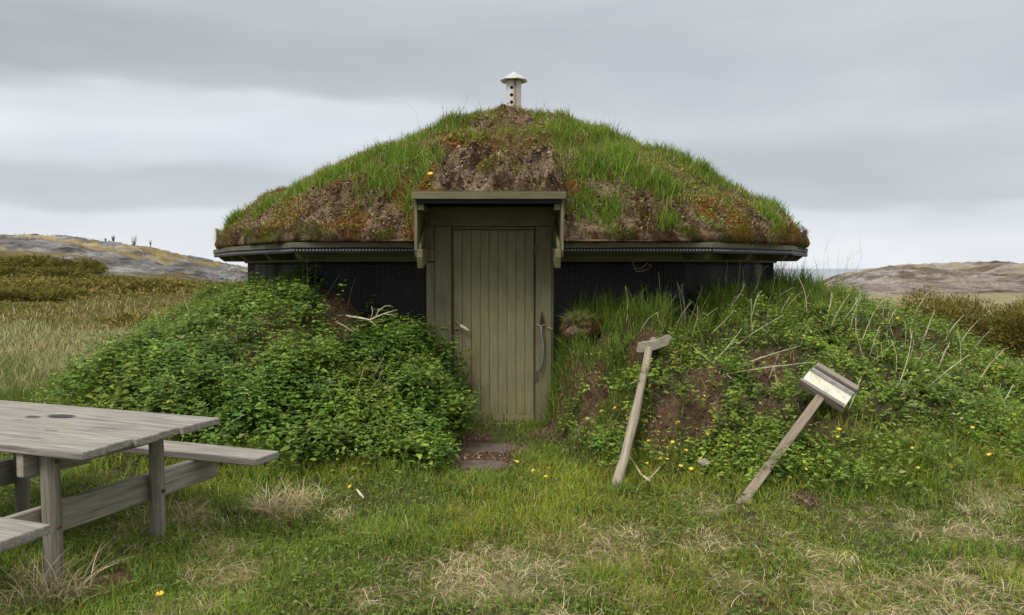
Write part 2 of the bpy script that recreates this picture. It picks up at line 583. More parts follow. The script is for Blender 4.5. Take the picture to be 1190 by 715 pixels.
c = mixc(nt, ra.outputs["Fac"], c, mixc(nt, 1.0, c, rk_, 'MULTIPLY'))
nt.links.new(c, p.inputs["Base Color"])
p.inputs["Roughness"].default_value = .95; p.inputs["Specular IOR Level"].default_value = .15
ad = N(nt, "ShaderNodeMath", _operation='ADD')
nt.links.new(nA.outputs[0], ad.inputs[0]); nt.links.new(nB.outputs[0], ad.inputs[1])
b1_ = bump(nt, p, ad.outputs[0], .9, .03)
b2_ = N(nt, "ShaderNodeBump", Distance=1.6); nt.links.new(nR.outputs[0], b2_.inputs["Height"]); nt.links.new(ra.outputs["Fac"], b2_.inputs["Strength"])
nt.links.new(b2_.outputs[0], b1_.inputs["Normal"])
GM = gm

ang = np.concatenate([np.arange(-40, 40.001, .22)])
coarse = np.concatenate([np.arange(42, 180, 4.0), np.arange(-180, -41, 4.0)])
angs = np.radians(np.concatenate([ang, coarse]))
rad = [.4]
while rad[-1] < 9000:
    g = 1.009 if rad[-1] < 14 else (1.014 if rad[-1] < 200 else 1.08)
    rad.append(rad[-1] * g)
rad = np.concatenate([[.01], np.array(rad)])
A, R = np.meshgrid(angs, rad)
GX, GY = R * np.sin(A), R * np.cos(A)
GZ = terrain(GX, GY)
GZ = np.where(R > 600, np.minimum(GZ, -10), GZ)
ground = grid_mesh("ground", GX, GY, GZ, ground_col(GX, GY), gm, wrap=True, extra={"rock": rockmask(GX, GY)})
tag(ground, kind="structure")

# sea behind the land, up to the horizon
sm, nt, p = mat("sea")
p.inputs["Base Color"].default_value = (.24, .28, .32, 1); p.inputs["Roughness"].default_value = .25
nS = noise(nt, .5, 4, .6); bump(nt, p, nS.outputs[0], .6, .3)
mb = MB()
vs = [mb.bm.verts.new(v) for v in [(-16000, 150, -4.2), (16000, 150, -4.2), (16000, 16000, -4.2), (-16000, 16000, -4.2)]]
mb.bm.faces.new(vs)
sea = mb.build("sea", sm); tag(sea, kind="structure")

# ------------------------------------------------------------------ scatter utilities
LM = leaf_mat("leaf", .30, .6, .20)
GRM = leaf_mat("grass_blade", .32, .7, .10)
DRM = leaf_mat("dry_blade", .12, .85, .06)


def inview(x, y, m=1.3):
    return (np.abs(x) < .66 * y + m)


def sample(n, x0, x1, y0, y1, dens):
    """n tries, kept with probability dens(x, y) and inside the widened view"""
    x = rng.uniform(x0, x1, n); y = rng.uniform(y0, y1, n)
    k = inview(x, y) & (rng.random(n) < dens(x, y))
    x, y = x[k], y[k]
    return np.stack([x, y, terrain(x, y)], 1)


BOXXY = [at(px, py, 5.75)[:2] for px, py in ((945, 440), (967, 449), (988, 462), (968, 436))]
HUTCLEAR = lambda x, y: (wdist(x, y) > .03) * np.prod([1 - .97 * np.exp(-(np.hypot(x - q[0], y - q[1]) / .17) ** 4) for q in BOXXY], axis=0)
STONES = [(at(560, 524, 6.62)[:2], .30, .16), (at(552, 546, 6.02)[:2], .27, .14)]


def pathmask(x, y):
    m = np.exp(-(((x + .17 + .04 * (7.5 - y)) / .30) ** 2) ** 2) * sst(y, 5.5, 6.0) * sst(7.75 - y, -.1, .1)
    return m


LG = [(.132, .235, .032), (.195, .300, .052), (.085, .165, .028), (.245, .310, .070), (.18, .18, .058)]
ST = [(.52, .43, .25), (.66, .57, .38), (.38, .30, .16), (.28, .20, .11)]


def lawn():
    s = Soup()
    def dens(x, y):
        B, t, phi, sd = berm(x, y)
        d = np.hypot(x, y)
        q = np.minimum(1, (3.6 / d) ** 1.1) * sst(B, .42, .10) * (1 - .93 * blobmask(x, y, SOILW)) * (1 - .95 * pathmask(x, y))
        return q * (.45 + .55 * sst(fbm(x * 3, y * 3, 81, 3), .3, .55))
    P = sample(620000, -6.2, 6.2, 2.2, 7.8, dens)
    n = len(P)
    dry = drymask(P[:, 0], P[:, 1])
    big = fbm(P[:, 0] * .9, P[:, 1] * .9, 83, 3)
    tall = sst(fbm(P[:, 0] * 1.6, P[:, 1] * 1.6, 84, 3), .48, .65)
    # taller, darker grass under and round the table and in front of the mounds
    tb = np.exp(-(((P[:, 0] + 1.8) / .8) ** 2 + ((P[:, 1] - 3.9) / .8) ** 2))
    B = berm(P[:, 0], P[:, 1])[0]
    tf_ = berm(P[:, 0], P[:, 1])[1]
    foot = sst(tf_, .80, .92) * (tf_ < .999) * sst(np.abs(P[:, 0] + .2), .35, .8)
    tall = np.clip(tall + tb * .8 + sst(B, .02, .15) * .7 + foot * .9, 0, 2.0)
    H = rng.uniform(.018, .044, n) * (1 + 1.5 * tall)
    col = palette(n, LG, [4, 4, 2, 2, 1.5])
    yel = sst(big, .42, .60)
    col = col * (1 + yel[:, None] * np.array([.30, .10, .0])) * (.70 + .65 * fbm(P[:, 0] * 2.4, P[:, 1] * 3.2, 86, 4))[:, None]
    isd = rng.random(n) < (dry * .24 + .03)
    col[isd] = palette(isd.sum(), ST, [3, 2, 3, 2])
    d = P[:, 1]
    W = rng.uniform(.0028, .005, n) * np.maximum(1, (d / 3.6)) ** .8
    H[isd] *= rng.uniform(.8, 1.4, isd.sum())
    lean = rng.uniform(.2, .9, n); lean[isd] = rng.uniform(.9, 2.0, isd.sum())
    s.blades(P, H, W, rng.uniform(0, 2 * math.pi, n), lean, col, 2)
    # small herb leaves among the grass
    Q = P[rng.random(n) < .22 * (1 - .7 * dry)]
    m = len(Q); az = rng.uniform(0, 6.283, m); Q = Q + np.c_[np.zeros(m), np.zeros(m), rng.uniform(.006, .05, m)]
    D = np.stack([np.cos(az), np.sin(az), rng.uniform(-.2, .7, m)], 1)
    s.leaves(Q, D, np.tile([0, 0, 1.], (m, 1)) + rng.normal(0, .3, (m, 3)), rng.uniform(.012, .036, m), rng.uniform(.008, .022, m),
             palette(m, [(.10, .17, .04), (.07, .13, .03), (.16, .22, .08), (.13, .10, .05)], [4, 3, 1.4, .6]))
    o = s.build("lawn_grass", GRM)
    tag(o, "short green lawn grass mixed with moss and small leaves in the foreground", "grass", kind="stuff")


def straw():
    s = Soup()
    def dens(x, y):
        return drymask(x, y) * sst(berm(x, y)[0], .5, .2) * np.minimum(1, (3.6 / np.maximum(y, .1)) ** 1.1) * (1 - pathmask(x, y))
    P = sample(115000, -5.5, 5.5, 2.3, 7.2, dens)
    n = len(P)
    cl = np.floor(P[:, 0] * 5) * 3.1 + np.floor(P[:, 1] * 5) * 7.7
    az = (cl % 6.283) + rng.normal(0, 1.1, n)
    P[:, 2] += rng.uniform(.0, .03, n)
    s.blades(P, rng.uniform(.025, .085, n), rng.uniform(.0018, .0036, n), az, rng.uniform(1.2, 2.6, n),
             palette(n, ST, [3, 3, 2, 1]), 4)
    # tussocks of last year's grass standing up
    for (px, py, r, h) in [(335, 588, .22, .13), (312, 600, .09, .13), (222, 612, .22, .08), (62, 700, .16, .18), (1140, 600, .16, .07)]:
        c = hit(px, py, terrain, 2.5, 9)
        m = 200
        q = rng.normal(0, r * .5, (m, 2)); Pq = np.c_[c[0] + q[:, 0], c[1] + q[:, 1] * .8, np.zeros(m)]
        Pq[:, 2] = terrain(Pq[:, 0], Pq[:, 1])
        a0 = np.arctan2(q[:, 1], q[:, 0]) + rng.normal(0, 1.7, m)
        s.blades(Pq, rng.uniform(.6, 1.5, m) * h, rng.uniform(.0022, .0045, m), a0, rng.uniform(.4, 1.5, m), palette(m, ST, [3, 3, 2, 1]), 4)
    o = s.build("straw_grass", DRM)
    tag(o, "matted straw coloured dead grass lying in patches on the lawn", "dry grass", kind="stuff")


NET = [(.085, .165, .028), (.125, .220, .042), (.055, .115, .024), (.175, .265, .060)]


def nettle_density(x, y):
    B, t, phi, sd = berm(x, y)
    m = sst(-phi, 2.5, 4.5) * sst(phi, -52, -36) * sst(.98 - t + .25 * (fbm(x * 2.5, y * 2.5, 162, 3) - .5), 0, .22) * sst(B, .02, .10)
    m = m * (.10 + .90 * np.maximum(sst(fbm(x * 1.25 + 2, y * 1.25, 161, 3), .43, .53), sst(phi, -24, -14)))
    return m


def nettles(name, label, dens, n, x0, x1, y0, y1, hs=1.0, ls=1.0, cols=NET, w=(4, 4, 3, 2), tiers=7, lobed=False):
    s = Soup()
    P = sample(n, x0, x1, y0, y1, lambda x, y: dens(x, y) * HUTCLEAR(x, y) * (1 - .9 * blobmask(x, y, SOILW)))
    m = len(P)
    e = .05
    gx = (terrain(P[:, 0] + e, P[:, 1]) - terrain(P[:, 0] - e, P[:, 1])) / (2 * e)
    gy = (terrain(P[:, 0], P[:, 1] + e) - terrain(P[:, 0], P[:, 1] - e)) / (2 * e)
    up = np.stack([-gx * .45, -gy * .45, np.ones(m)], 1) + rng.normal(0, .12, (m, 3)); up /= np.linalg.norm(up, axis=1, keepdims=True)
    cl = fbm(P[:, 0] * 1.7, P[:, 1] * 1.7, 101, 3)
    H = (.10 + .22 * sst(cl, .38, .62) + rng.uniform(-.03, .09, m)) * hs
    # stems
    pc = palette(m, cols, w, .28) * (.45 + 1.1 * fbm(P[:, 0] * 1.8, P[:, 1] * 1.8, 102, 4))[:, None]
    hue = fbm(P[:, 0] * 2.6 + 7, P[:, 1] * 2.6, 103, 3)[:, None]
    pc = pc * (1 + (hue - .5) * np.array([.75, .15, -.2]))
    size = rng.uniform(.6, 1.35, m) * (.7 + .6 * fbm(P[:, 0] * 2.2, P[:, 1] * 2.2, 104, 2))
    s.blades(P, H, np.full(m, .004), rng.uniform(0, 6.28, m), np.full(m, .08), pc * np.array([1.2, .9, 1]), 2, up=up)
    a0 = rng.uniform(0, 6.283, m)
    for k in range(tiers):
        f = (k + .6) / tiers
        for sgn in (0, math.pi):
            keep = rng.random(m) < (.95 if f > .35 else .55)
            az = a0 + k * 1.571 + sgn + rng.normal(0, .25, m)
            L = (.062 * (1 - .62 * abs(f - .45) * 1.4) * rng.uniform(.75, 1.25, m)) * ls * size
            if f > .85: L = L * .8
            D = np.stack([np.cos(az), np.sin(az), rng.uniform(-.25, .35, m) + .35 * (f > .8)], 1) + up * .1
            Nn = up + rng.normal(0, .25, (m, 3))
            pos = P + up * (H * f)[:, None]
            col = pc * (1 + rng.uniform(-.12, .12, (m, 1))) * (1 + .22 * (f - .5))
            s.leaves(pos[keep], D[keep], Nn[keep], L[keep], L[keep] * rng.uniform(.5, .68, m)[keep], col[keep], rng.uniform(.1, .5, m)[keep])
    o = s.build(name, LM)
    tag(o, label, "plants", kind="stuff")


def right_density(x, y):
    B, t, phi, sd = berm(x, y)
    return sst(phi, 1.5, 3.5) * sst(110 - phi, 0, 10) * sst(B, .03, .10)


def herb_leaves():
    """mixed low leaves over both mounds"""
    s = Soup()
    def dens(x, y):
        B, t, phi, sd = berm(x, y)
        g = sst(B, .02, .10) * HUTCLEAR(x, y) * (1 - .93 * blobmask(x, y, SOILW)) * np.minimum(1, 6.2 / np.maximum(y, 1)) ** 1.2
        return g * np.where(phi > 0, .55 + .45 * sst(fbm(x * 1.4, y * 1.4, 111, 3), .42, .55), .8)
    P = sample(330000, -7.5, 8.5, 4.6, 12.5, dens)
    m = len(P)
    az = rng.uniform(0, 6.283, m)
    P = P + np.c_[np.zeros(m), np.zeros(m), rng.uniform(.005, .12, m) * (.4 + 1.2 * sst(fbm(P[:, 0] * 2, P[:, 1] * 2, 112, 3), .35, .65))]
    D = np.stack([np.cos(az), np.sin(az), rng.uniform(-.3, .8, m)], 1)
    L = rng.uniform(.022, .055, m)
    tone = (.5 + 1.0 * fbm(P[:, 0] * 1.7, P[:, 1] * 1.7, 113, 4))[:, None]
    s.leaves(P, D, np.array([0, -.25, 1.]) + rng.normal(0, .35, (m, 3)), L, L * rng.uniform(.28, .6, m),
             palette(m, [(.105, .185, .030), (.160, .245, .045), (.065, .125, .024), (.22, .29, .080), (.30, .26, .13), (.27, .33, .25)], [5, 4, 3, 1.2, .35, .25], .22) * tone, .3)
    o = s.build("mound_herbs", LM)
    tag(o, "low mixed leafy herbs covering the earth mounds on both sides", "plants", kind="stuff")


def mound_grass():
    s = Soup()
    def dens(x, y):
        B, t, phi, sd = berm(x, y)
        crest = sst(.55 - t, 0, .4)
        g = sst(B, .03, .12) * HUTCLEAR(x, y) * (1 - .9 * blobmask(x, y, SOILW))
        n = sst(fbm(x * 1.3, y * 1.3, 121, 3), .40, .58)
        g = g * np.where(phi > 0, .25 + .75 * np.maximum(np.maximum(crest, n * .8), sst(.7 - sd, 0, .3)), .12 + .30 * n + .45 * sst(-phi, 36, 52))
        return g * np.minimum(1, 6.5 / np.maximum(y, 1)) ** 1.2
    P = sample(210000, -7.5, 8.5, 4.8, 12.5, dens)
    m = len(P)
    B, t, phi, sd = berm(P[:, 0], P[:, 1])
    crest = sst(.5 - t, 0, .4) * (phi > 0)
    H = rng.uniform(.07, .15, m) * (1 + 1.0 * crest + 1.1 * sst(.55 - sd, 0, .3) * (phi > 12))
    W = rng.uniform(.004, .007, m) * np.maximum(1, P[:, 1] / 7) ** .8
    col = palette(m, [(.11, .20, .030), (.165, .27, .045), (.07, .14, .026), (.23, .29, .08), (.40, .33, .18)], [4, 4, 2, 1.5, .55])
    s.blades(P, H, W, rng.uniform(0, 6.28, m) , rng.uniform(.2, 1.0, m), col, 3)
    # upright tussocks under the eave on the right mound
    HB = 1.2
    for (px, py, r, h) in [(672, 385, .14, .26), (655, 392, .10, .22), (700, 372, .16, .26), (740, 368, .2, .24), (800, 365, .2, .24), (850, 352, .2, .24), (890, 352, .2, .22), (940, 340, .25, .2),
                           (720, 360, .2, .2), (650, 375, .10, .2), (645, 405, .10, .16), (668, 412, .12, .16), (690, 420, .12, .16), (712, 410, .14, .16), (652, 425, .08, .14), (640, 478, .10, .06), (620, 484, .08, .08), (655, 490, .12, .07), (826, 350, .2, .26), (862, 345, .2, .25), (905, 345, .2, .25), (930, 350, .2, .2), (725, 455, .12, .12), (700, 488, .10, .08), (770, 362, .15, .25), (975, 560, .2, .14), (1080, 540, .25, .16), (1150, 545, .2, .14),
                           (720, 440, .16, .14), (735, 470, .14, .12), (888, 566, .08, .10), (876, 578, .08, .08), (900, 556, .07, .08), (722, 575, .07, .09), (702, 577, .06, .08), (950, 470, .1, .1), (1060, 430, .2, .2), (1000, 380, .25, .2), (905, 380, .2, .2)]:
        c = ghit(px, py)
        q = rng.normal(0, r * .55, (340, 2))
        Pq = np.c_[c[0] + q[:, 0], c[1] + q[:, 1], np.zeros(340)]
        Pq = Pq[wdist(Pq[:, 0], Pq[:, 1]) > .05]
        k = len(Pq); Pq[:, 2] = terrain(Pq[:, 0], Pq[:, 1])
        s.blades(Pq, rng.uniform(.6, 1.25, k) * h * (HB if py < 380 else 1), rng.uniform(.004, .007, k), rng.uniform(0, 6.28, k), rng.uniform(.15, .9, k),
                 palette(k, [(.11, .20, .03), (.165, .275, .048), (.075, .145, .027), (.23, .29, .08), (.42, .36, .2)], [4, 4, 2, 1, .5]), 3)
    o = s.build("mound_grass", GRM)
    tag(o, "fresh green grass tufts growing over the mounds beside the hut wall", "grass", kind="stuff")


def litter():
    """dead thatch on bare earth"""
    s = Soup()
    P = sample(260000, -4, 4, 4.8, 8, lambda x, y: blobmask(x, y, SOILW) * HUTCLEAR(x, y) * (1 - .9 * pathmask(x, y)) * .45)
    m = len(P)
    s.blades(P, rng.uniform(.03, .10, m), rng.uniform(.002, .004, m), rng.uniform(0, 6.28, m), rng.uniform(.8, 2.4, m),
             palette(m, [(.30, .22, .14), (.17, .11, .07), (.10, .065, .04), (.42, .34, .22)], [2, 3, 3, 1]), 3)
    Pc = sample(60000, -4, 4, 4.8, 8, lambda x, y: blobmask(x, y, SOILW) * HUTCLEAR(x, y) * .35)
    crumbs(s, Pc, np.ones(len(Pc), bool), .9)
    o = s.build("dead_thatch", DRM)
    tag(o, "brown dead thatch and roots over the bare earth patches of the mounds", "dry grass", kind="stuff")


def field():
    s = Soup()
    def dens(x, y):
        B = berm(x, y)[0]
        return sst(B, .25, .03) * np.minimum(1, (8.0 / np.maximum(y, .1)) ** 1.5) * sst(y, 5.5, 7.5) * (1 - .9 * sst(y, 16, 19) * (x < 0)) * (1 - pathmask(x, y))
    P = np.concatenate([sample(420000, -19, 0, 5.5, 27, dens), sample(420000, 3.5, 26, 5.5, 36, dens)])
    m = len(P); y = P[:, 1]
    dry = drymask(P[:, 0], P[:, 1])
    W = .006 * np.maximum(1, y / 7.5) ** 1.0 * rng.uniform(.7, 1.3, m)
    H = rng.uniform(.10, .24, m) * (1 + .3 * dry) * (.5 + .5 * sst(fbm(P[:, 0] * .6, y * .6, 131, 3), .35, .6) + .2)
    col = palette(m, [(.09, .15, .03), (.14, .19, .05), (.07, .12, .03)], [2, 2, 1])
    near = sst(9.5 - y, 0, 3)
    isd = rng.random(m) < np.clip(dry * .62 - near * .25, 0, .9)
    col[isd] = palette(isd.sum(), [(.44, .40, .21), (.54, .50, .30), (.32, .29, .14), (.24, .18, .10)], [3, 2.4, 2, .5])
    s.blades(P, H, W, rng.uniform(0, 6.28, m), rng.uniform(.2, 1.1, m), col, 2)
    o = s.build("field_grass", GRM)
    tag(o, "tall pale and green meadow grass on the open ground behind the mounds", "grass", kind="stuff")


def heath():
    s = Soup()
    def dens(x, y):
        b = x / np.maximum(y, 1)
        return sst(y, 16.5, 19) * (1 - .75 * sst(y, 36, 60)) * (1 - .97 * rockmask(x, y)) * np.interp(b, [-.25, -.1], [1, .1]) * (.25 + .75 * sst(fbm(x * .22, y * .22, 141, 3), .36, .5))
    P = np.concatenate([sample(230000, -26, 0, 16, 36, dens), sample(170000, -58, 2, 36, 88, dens)])
    m = len(P); y = P[:, 1]
    big = sst(fbm(P[:, 0] * .16, y * .16, 142, 3), .40, .62) * sst(52 - y, 0, 12)
    h = (.10 + .35 * big) * rng.uniform(.6, 1.3, m)
    P[:, 2] += rng.uniform(0, 1, m) * big * .32 * sst(fbm(P[:, 0] * .5, y * .5, 143, 3), .3, .6)
    az = rng.uniform(0, 6.283, m)
    D = np.stack([np.cos(az), np.sin(az), rng.uniform(0, 1.4, m)], 1)
    col = palette(m, [(.19, .175, .045), (.14, .15, .038), (.25, .18, .055), (.075, .085, .028), (.32, .25, .11)], [4, 3, 2.5, 2, 1]) * 1.05
    hi = sst(y, 40, 60)[:, None]
    col = col * (1 - hi * .5) + palette(m, [(.26, .20, .10), (.19, .13, .06), (.12, .11, .05)], [2, 2, 2]) * hi * .5
    L = (h * .20 + .045) * np.maximum(1, y / 40) * rng.uniform(.7, 1.4, m)
    s.leaves(P, D, rng.normal(0, 1, (m, 3)) + np.array([0, 0, .6]), L, L * rng.uniform(.2, .4, m), col, .1)
    o = s.build("heath", DRM)
    tag(o, "brown and olive heather and crowberry heath rising over the left hillside", "heath", kind="stuff")


def crumbs(s, P, peat, big=1.0):
    m = len(P)
    dirs = np.array([(1, 0, 0), (0, 1, 0), (-1, 0, 0), (0, -1, 0), (0, 0, 1), (0, 0, -1)], float)
    R = np.minimum(rng.lognormal(-4.62, .42, m), .026) * big
    V = P[:, None, :] + dirs[None] * R[:, None, None] * rng.uniform(.55, 1.35, (m, 6, 1)) * np.array([1, 1, .75]) + rng.normal(0, .25, (m, 6, 3)) * R[:, None, None]
    c1 = palette(m, [(.15, .095, .06), (.30, .215, .14), (.055, .034, .022), (.42, .33, .23)], [3, 2.2, 3, 1], .35)
    c2 = palette(m, [(.24, .09, .02), (.36, .16, .03), (.12, .05, .02), (.24, .22, .04), (.14, .19, .04)], [3, 2, 1.5, 2, 2], .3)
    C = np.where(peat[:, None], c1, c2)
    s.add(V, C, [(0, 1, 4), (1, 2, 4), (2, 3, 4), (3, 0, 4), (1, 0, 5), (2, 1, 5), (3, 2, 5), (0, 3, 5)])


# ------------------------------------------------------------------ roof surface
def roof_raw(x, y):
    t = gauge(EAVE, x, y)
    z = 3.57 +   .045 * np.sin(math.pi * np.clip(t, 0, 1)) - 1.78 * (np.sqrt(np.clip(t, 0, 1.02) ** 2 + .0225) - .15) - .13 * np.clip(t, 0, 1) ** 26
    return z, t


def canopy_in(x, y):
    return (x > -.871) & (x < .461) & (y > 7.099) & (y < 8.6)


def roof_top(x, y):
    x = np.asarray(x, float); y = np.asarray(y, float)
    z, t = roof_raw(x, y)
    lum = (fbm(x * 1.6, y * 1.6, 201, 3) - .5) * .32 + (fbm(x * 5, y * 5, 203, 4) - .5) * .20
    pm = blobmask(x, y, PEATW, seed=205) if PEATW else 0
    ea = np.arctan2(y - HC[1], x - HC[0])
    lowfront = .13 * np.exp(-((ea + 1.571) / .55) ** 2) + .10 * (fbm(ea * 6 + 20, ea * 0, 243, 3) - .4)
    z = z - lowfront * sst(t, .86, 1.0) * (x * x > -1)
    z = z + lum * sst(1.0 - t, -.06, .12)
    z0_ = z + pm * (.40 * (fbm(x * 5.5, y * 5.5, 207, 3) - .42) + .10 * (1 - 2.6 * np.abs(fbm(x * 9, y * 9, 211, 2) - .5)) + .05 * (1 - 3 * np.abs(fbm(x * 19, y * 19, 212, 2) - .5)) - .03)
    z = np.where(t > .5, np.maximum(z, 1.775), z)
    e = np.minimum(np.minimum(x + .87, .46 - x), np.minimum(y - 7.10, 9))
    cz = 2.19 + .10 * sst(e, 0, .10) + .42 * (y - 7.1) * sst(y, 7.1, 7.5) + ((fbm(x * 4.5, y * 4.5, 209, 4) - .45) * .42 + .10 * (1 - 2.6 * np.abs(fbm(x * 9, y * 9, 211, 2) - .5)) - .04) * sst(e, 0, .10)
    cz = np.where(y > 8.2, -9, cz)
    return np.where(canopy_in(x, y), np.maximum(z, cz), z)


PEATW = []; MOSSW = []
_PEAT = [(360, 262, .22), (415, 262, .2), (540, 205, .3), (580, 200, .32), (620, 205, .3), (640, 210, .2), (585, 180, .28), (550, 180, .2), (600, 140, .30), (640, 138, .24), (565, 142, .24), 
         (735, 240, .3), (765, 262, .26), (745, 250, .26), (790, 262, .24), (700, 215, .12), (845, 238, .16), (670, 270, .16), (690, 255, .12), (655, 185, .14),
         (400, 270, .2), (380, 268, .2), (440, 240, .2), (430, 250, .18), (470, 262, .14), (300, 262, .2), (330, 275, .2), (475, 280, .12), (455, 258, .16), (720, 262, .2), (270, 268, .16)]
_MOSS = [(285, 272, .25), (310, 255, .22), (345, 228, .22), (380, 225, .2), (365, 245, .2), (415, 215, .16), (330, 250, .2), (460, 225, .12), (270, 280, .2), (325, 282, .2), (300, 282, .2), (430, 272, .24), (455, 274, .2), (478, 270, .14), (370, 278, .16), (395, 200, .16), (820, 240, .2), (790, 232, .16), (850, 242, .2),
         (800, 275, .2), (840, 276, .2), (880, 272, .2), (910, 276, .2), (930, 280, .2), (770, 278, .14), (665, 225, .12), (620, 212, .1), (505, 182, .14), (860, 262, .14), (520, 165, .14), (640, 208, .1)]
PEATW = [(hit(px, py, roof_top, 7.0, 12)[:2], r) for px, py, r in _PEAT]
MOSSW = [(hit(px, py, roof_top, 7.0, 12)[:2], r) for px, py, r in _MOSS]


def roof_masks(x, y):
    pm = blobmask(x, y, PEATW, seed=205) * (.18 + .82 * sst(fbm(x * 4.5, y * 4.5, 208, 3), .36, .50))
    mm = blobmask(x, y, MOSSW, seed=215)
    t = gauge(EAVE, x, y)
    mm = np.maximum(mm, sst(t, .86, .95) * sst(fbm(x * 2.2, y * 2.2, 217, 3), .42, .55))
    pm = np.maximum(pm, .8 * sst(t, .80, .90) * sst(fbm(x * 1.8, y * 1.8, 218, 3), .50, .6))
    return pm, mm * (1 - .6 * pm)


def roof_col(x, y):
    pm, mm = roof_masks(x, y)
    n = fbm(x * 3, y * 3, 221, 4)
    c = lerp3(np.array((.10, .11, .03)), np.array((.22, .16, .085)), sst(n, .38, .62))
    c = lerp3(c, (.17, .075, .03), sst(fbm(x * 1.7, y * 1.7, 227, 4), .47, .56) * (.35 + .65 * sst(-x, -.8, .6)) * .9)
    mc = lerp3(np.array((.20, .075, .022)), np.array((.17, .15, .03)), sst(fbm(x * 6, y * 6, 223, 3), .42, .6))
    c = lerp3(c, (0, 0, 0), mm) + mc * mm[..., None]
    pc = lerp3(np.array((.055, .032, .020)), np.array((.34, .25, .17)), sst(fbm(x * 9, y * 9, 225, 4), .38, .66))
    c = lerp3(c, (0, 0, 0), pm) + pc * pm[..., None]
    return c


# ------------------------------------------------------------------ hut
OL = (.205, .190, .105)
PAINT = painted("green_paint_upright", OL, (.085, .080, .042), axis=2, worn=.55)
PAINTH = painted("green_paint_level", (.190, .175, .092), (.075, .072, .042), axis=0, worn=.7)
PAINTD = painted("green_paint_door", (.265, .240, .125), (.165, .148, .085), axis=2, worn=.85)
BLACK, nt, p = mat("black_membrane")
uv = nt.nodes.new("ShaderNodeUVMap"); uv.uv_map = "UVMap"
sx = nt.nodes.new("ShaderNodeSeparateXYZ"); nt.links.new(uv.outputs[0], sx.inputs[0])
prods = []
for k in (0, 1):
    m1 = N(nt, "ShaderNodeMath", _operation='MULTIPLY'); m1.inputs[1].default_value = 2 * math.pi / .030
    nt.links.new(sx.outputs[k], m1.inputs[0])
    m2 = N(nt, "ShaderNodeMath", _operation='SINE'); nt.links.new(m1.outputs[0], m2.inputs[0])
    m3 = N(nt, "ShaderNodeMath", _operation='MAXIMUM'); m3.inputs[1].default_value = 0; nt.links.new(m2.outputs[0], m3.inputs[0])
    prods.append(m3)
pr = N(nt, "ShaderNodeMath", _operation='MULTIPLY')
nt.links.new(prods[0].outputs[0], pr.inputs[0]); nt.links.new(prods[1].outputs[0], pr.inputs[1])
nz = noise(nt, 2.0, 4, .6)
cc = ramp(nt, [(.35, (.004, .004, .005)), (.7, (.009, .009, .011))], nz.outputs[0])
cc2 = mixc(nt, ramp(nt, [(.25, (0, 0, 0)), (.8, (1, 1, 1))], pr.outputs[0]).outputs[0], cc.outputs[0], (.020, .021, .025))
nd = noise(nt, 3.5, 6, .7, stretch=(1, 1, .5))
cc2 = mixc(nt, ramp(nt, [(.52, (0, 0, 0)), (.78, (.30, .30, .30))], nd.outputs[0]).outputs[0], cc2, (.07, .062, .05))
nt.links.new(cc2, p.inputs["Base Color"])
p.inputs["Roughness"].default_value = .5; p.inputs["Specular IOR Level"].default_value = .28
bump(nt, p, pr.outputs[0], 1.0, .012)
ROOFM, nt, p = mat("roof_turf")
a = nt.nodes.new("ShaderNodeAttribute"); a.attribute_name = "col"
nA = noise(nt, 45, 6, .7); nB = noise(nt, 11, 5, .6)
c = mixc(nt, 1.0, a.outputs["Color"], ramp(nt, [(.3, (.35, .35, .35)), (.7, (1.55, 1.5, 1.45))], nA.outputs[0]).outputs[0], 'MULTIPLY')
c = mixc(nt, 1.0, c, ramp(nt, [(.3, (.6, .6, .6)), (.7, (1.3, 1.3, 1.3))], nB.outputs[0]).outputs[0], 'MULTIPLY')
nt.links.new(c, p.inputs["Base Color"]); p.inputs["Roughness"].default_value = .95; p.inputs["Specular IOR Level"].default_value = .1
ad = N(nt, "ShaderNodeMath", _operation='ADD'); nt.links.new(nA.outputs[0], ad.inputs[0]); nt.links.new(nB.outputs[0], ad.inputs[1])
bump(nt, p, ad.outputs[0], 1.0, .04)

HL = (-.17, 7.77, 0.0)
hut = empty("turf_hut", HL)
tag(hut, "round low hut with grass turf roof, black membrane walls and olive plank door", "hut")


def hp(mb, name, mats, parent=hut, **kw):
    o = mb.build(name, mats, parent=parent, off=HL, **kw)
    if parent is not hut: pass
    return o


# roof turf
na, nr = 900, 270
th = np.linspace(0, 2 * math.pi, na, endpoint=False)
Rr = 1 / gauge(EAVE, HC[0] + np.cos(th), HC[1] + np.sin(th))
tt = np.concatenate([np.linspace(.002, 1.0, nr), [1.010, 1.018, 1.012, .985]])
dz = np.concatenate([np.zeros(nr), [-.02, -.08, -.14, -.155]])
ov = 1 + .03 * (fbm(np.cos(th) * 9 + 9, np.sin(th) * 9 + 9, 240, 3) - .38)
TX = HC[0] + tt[:, None] * (Rr * ov)[None] * np.cos(th)[None]
TY = HC[1] + tt[:, None] * (Rr * ov)[None] * np.sin(th)[None]
TZ = roof_top(TX, TY) + dz[:, None]
TZ[-1] = 1.725; TZ[-2] = np.minimum(TZ[-2], 1.745); TZ[-3] = np.minimum(TZ[-3], 1.80); TZ[:-1] = np.where(tt[:-1, None] > .9, np.maximum(TZ[:-1], 1.745), TZ[:-1])
for k_ in range(nr, nr + 4):
    w_ = (fbm(th * 9 + 3, np.full(na, k_ * .9), 241, 3) - .5) * .05
    TX[k_] += np.cos(th) * w_; TY[k_] += np.sin(th) * w_
cut = ~((TX > -.84) & (TX < .43) & (TY < 7.97))
rm = grid_mesh("roof", TX, TY, TZ, roof_col(TX, TY), ROOFM, off=HL, wrap=True, keep=cut)
rm.parent = hut; rm.location = (0, 0, 0)
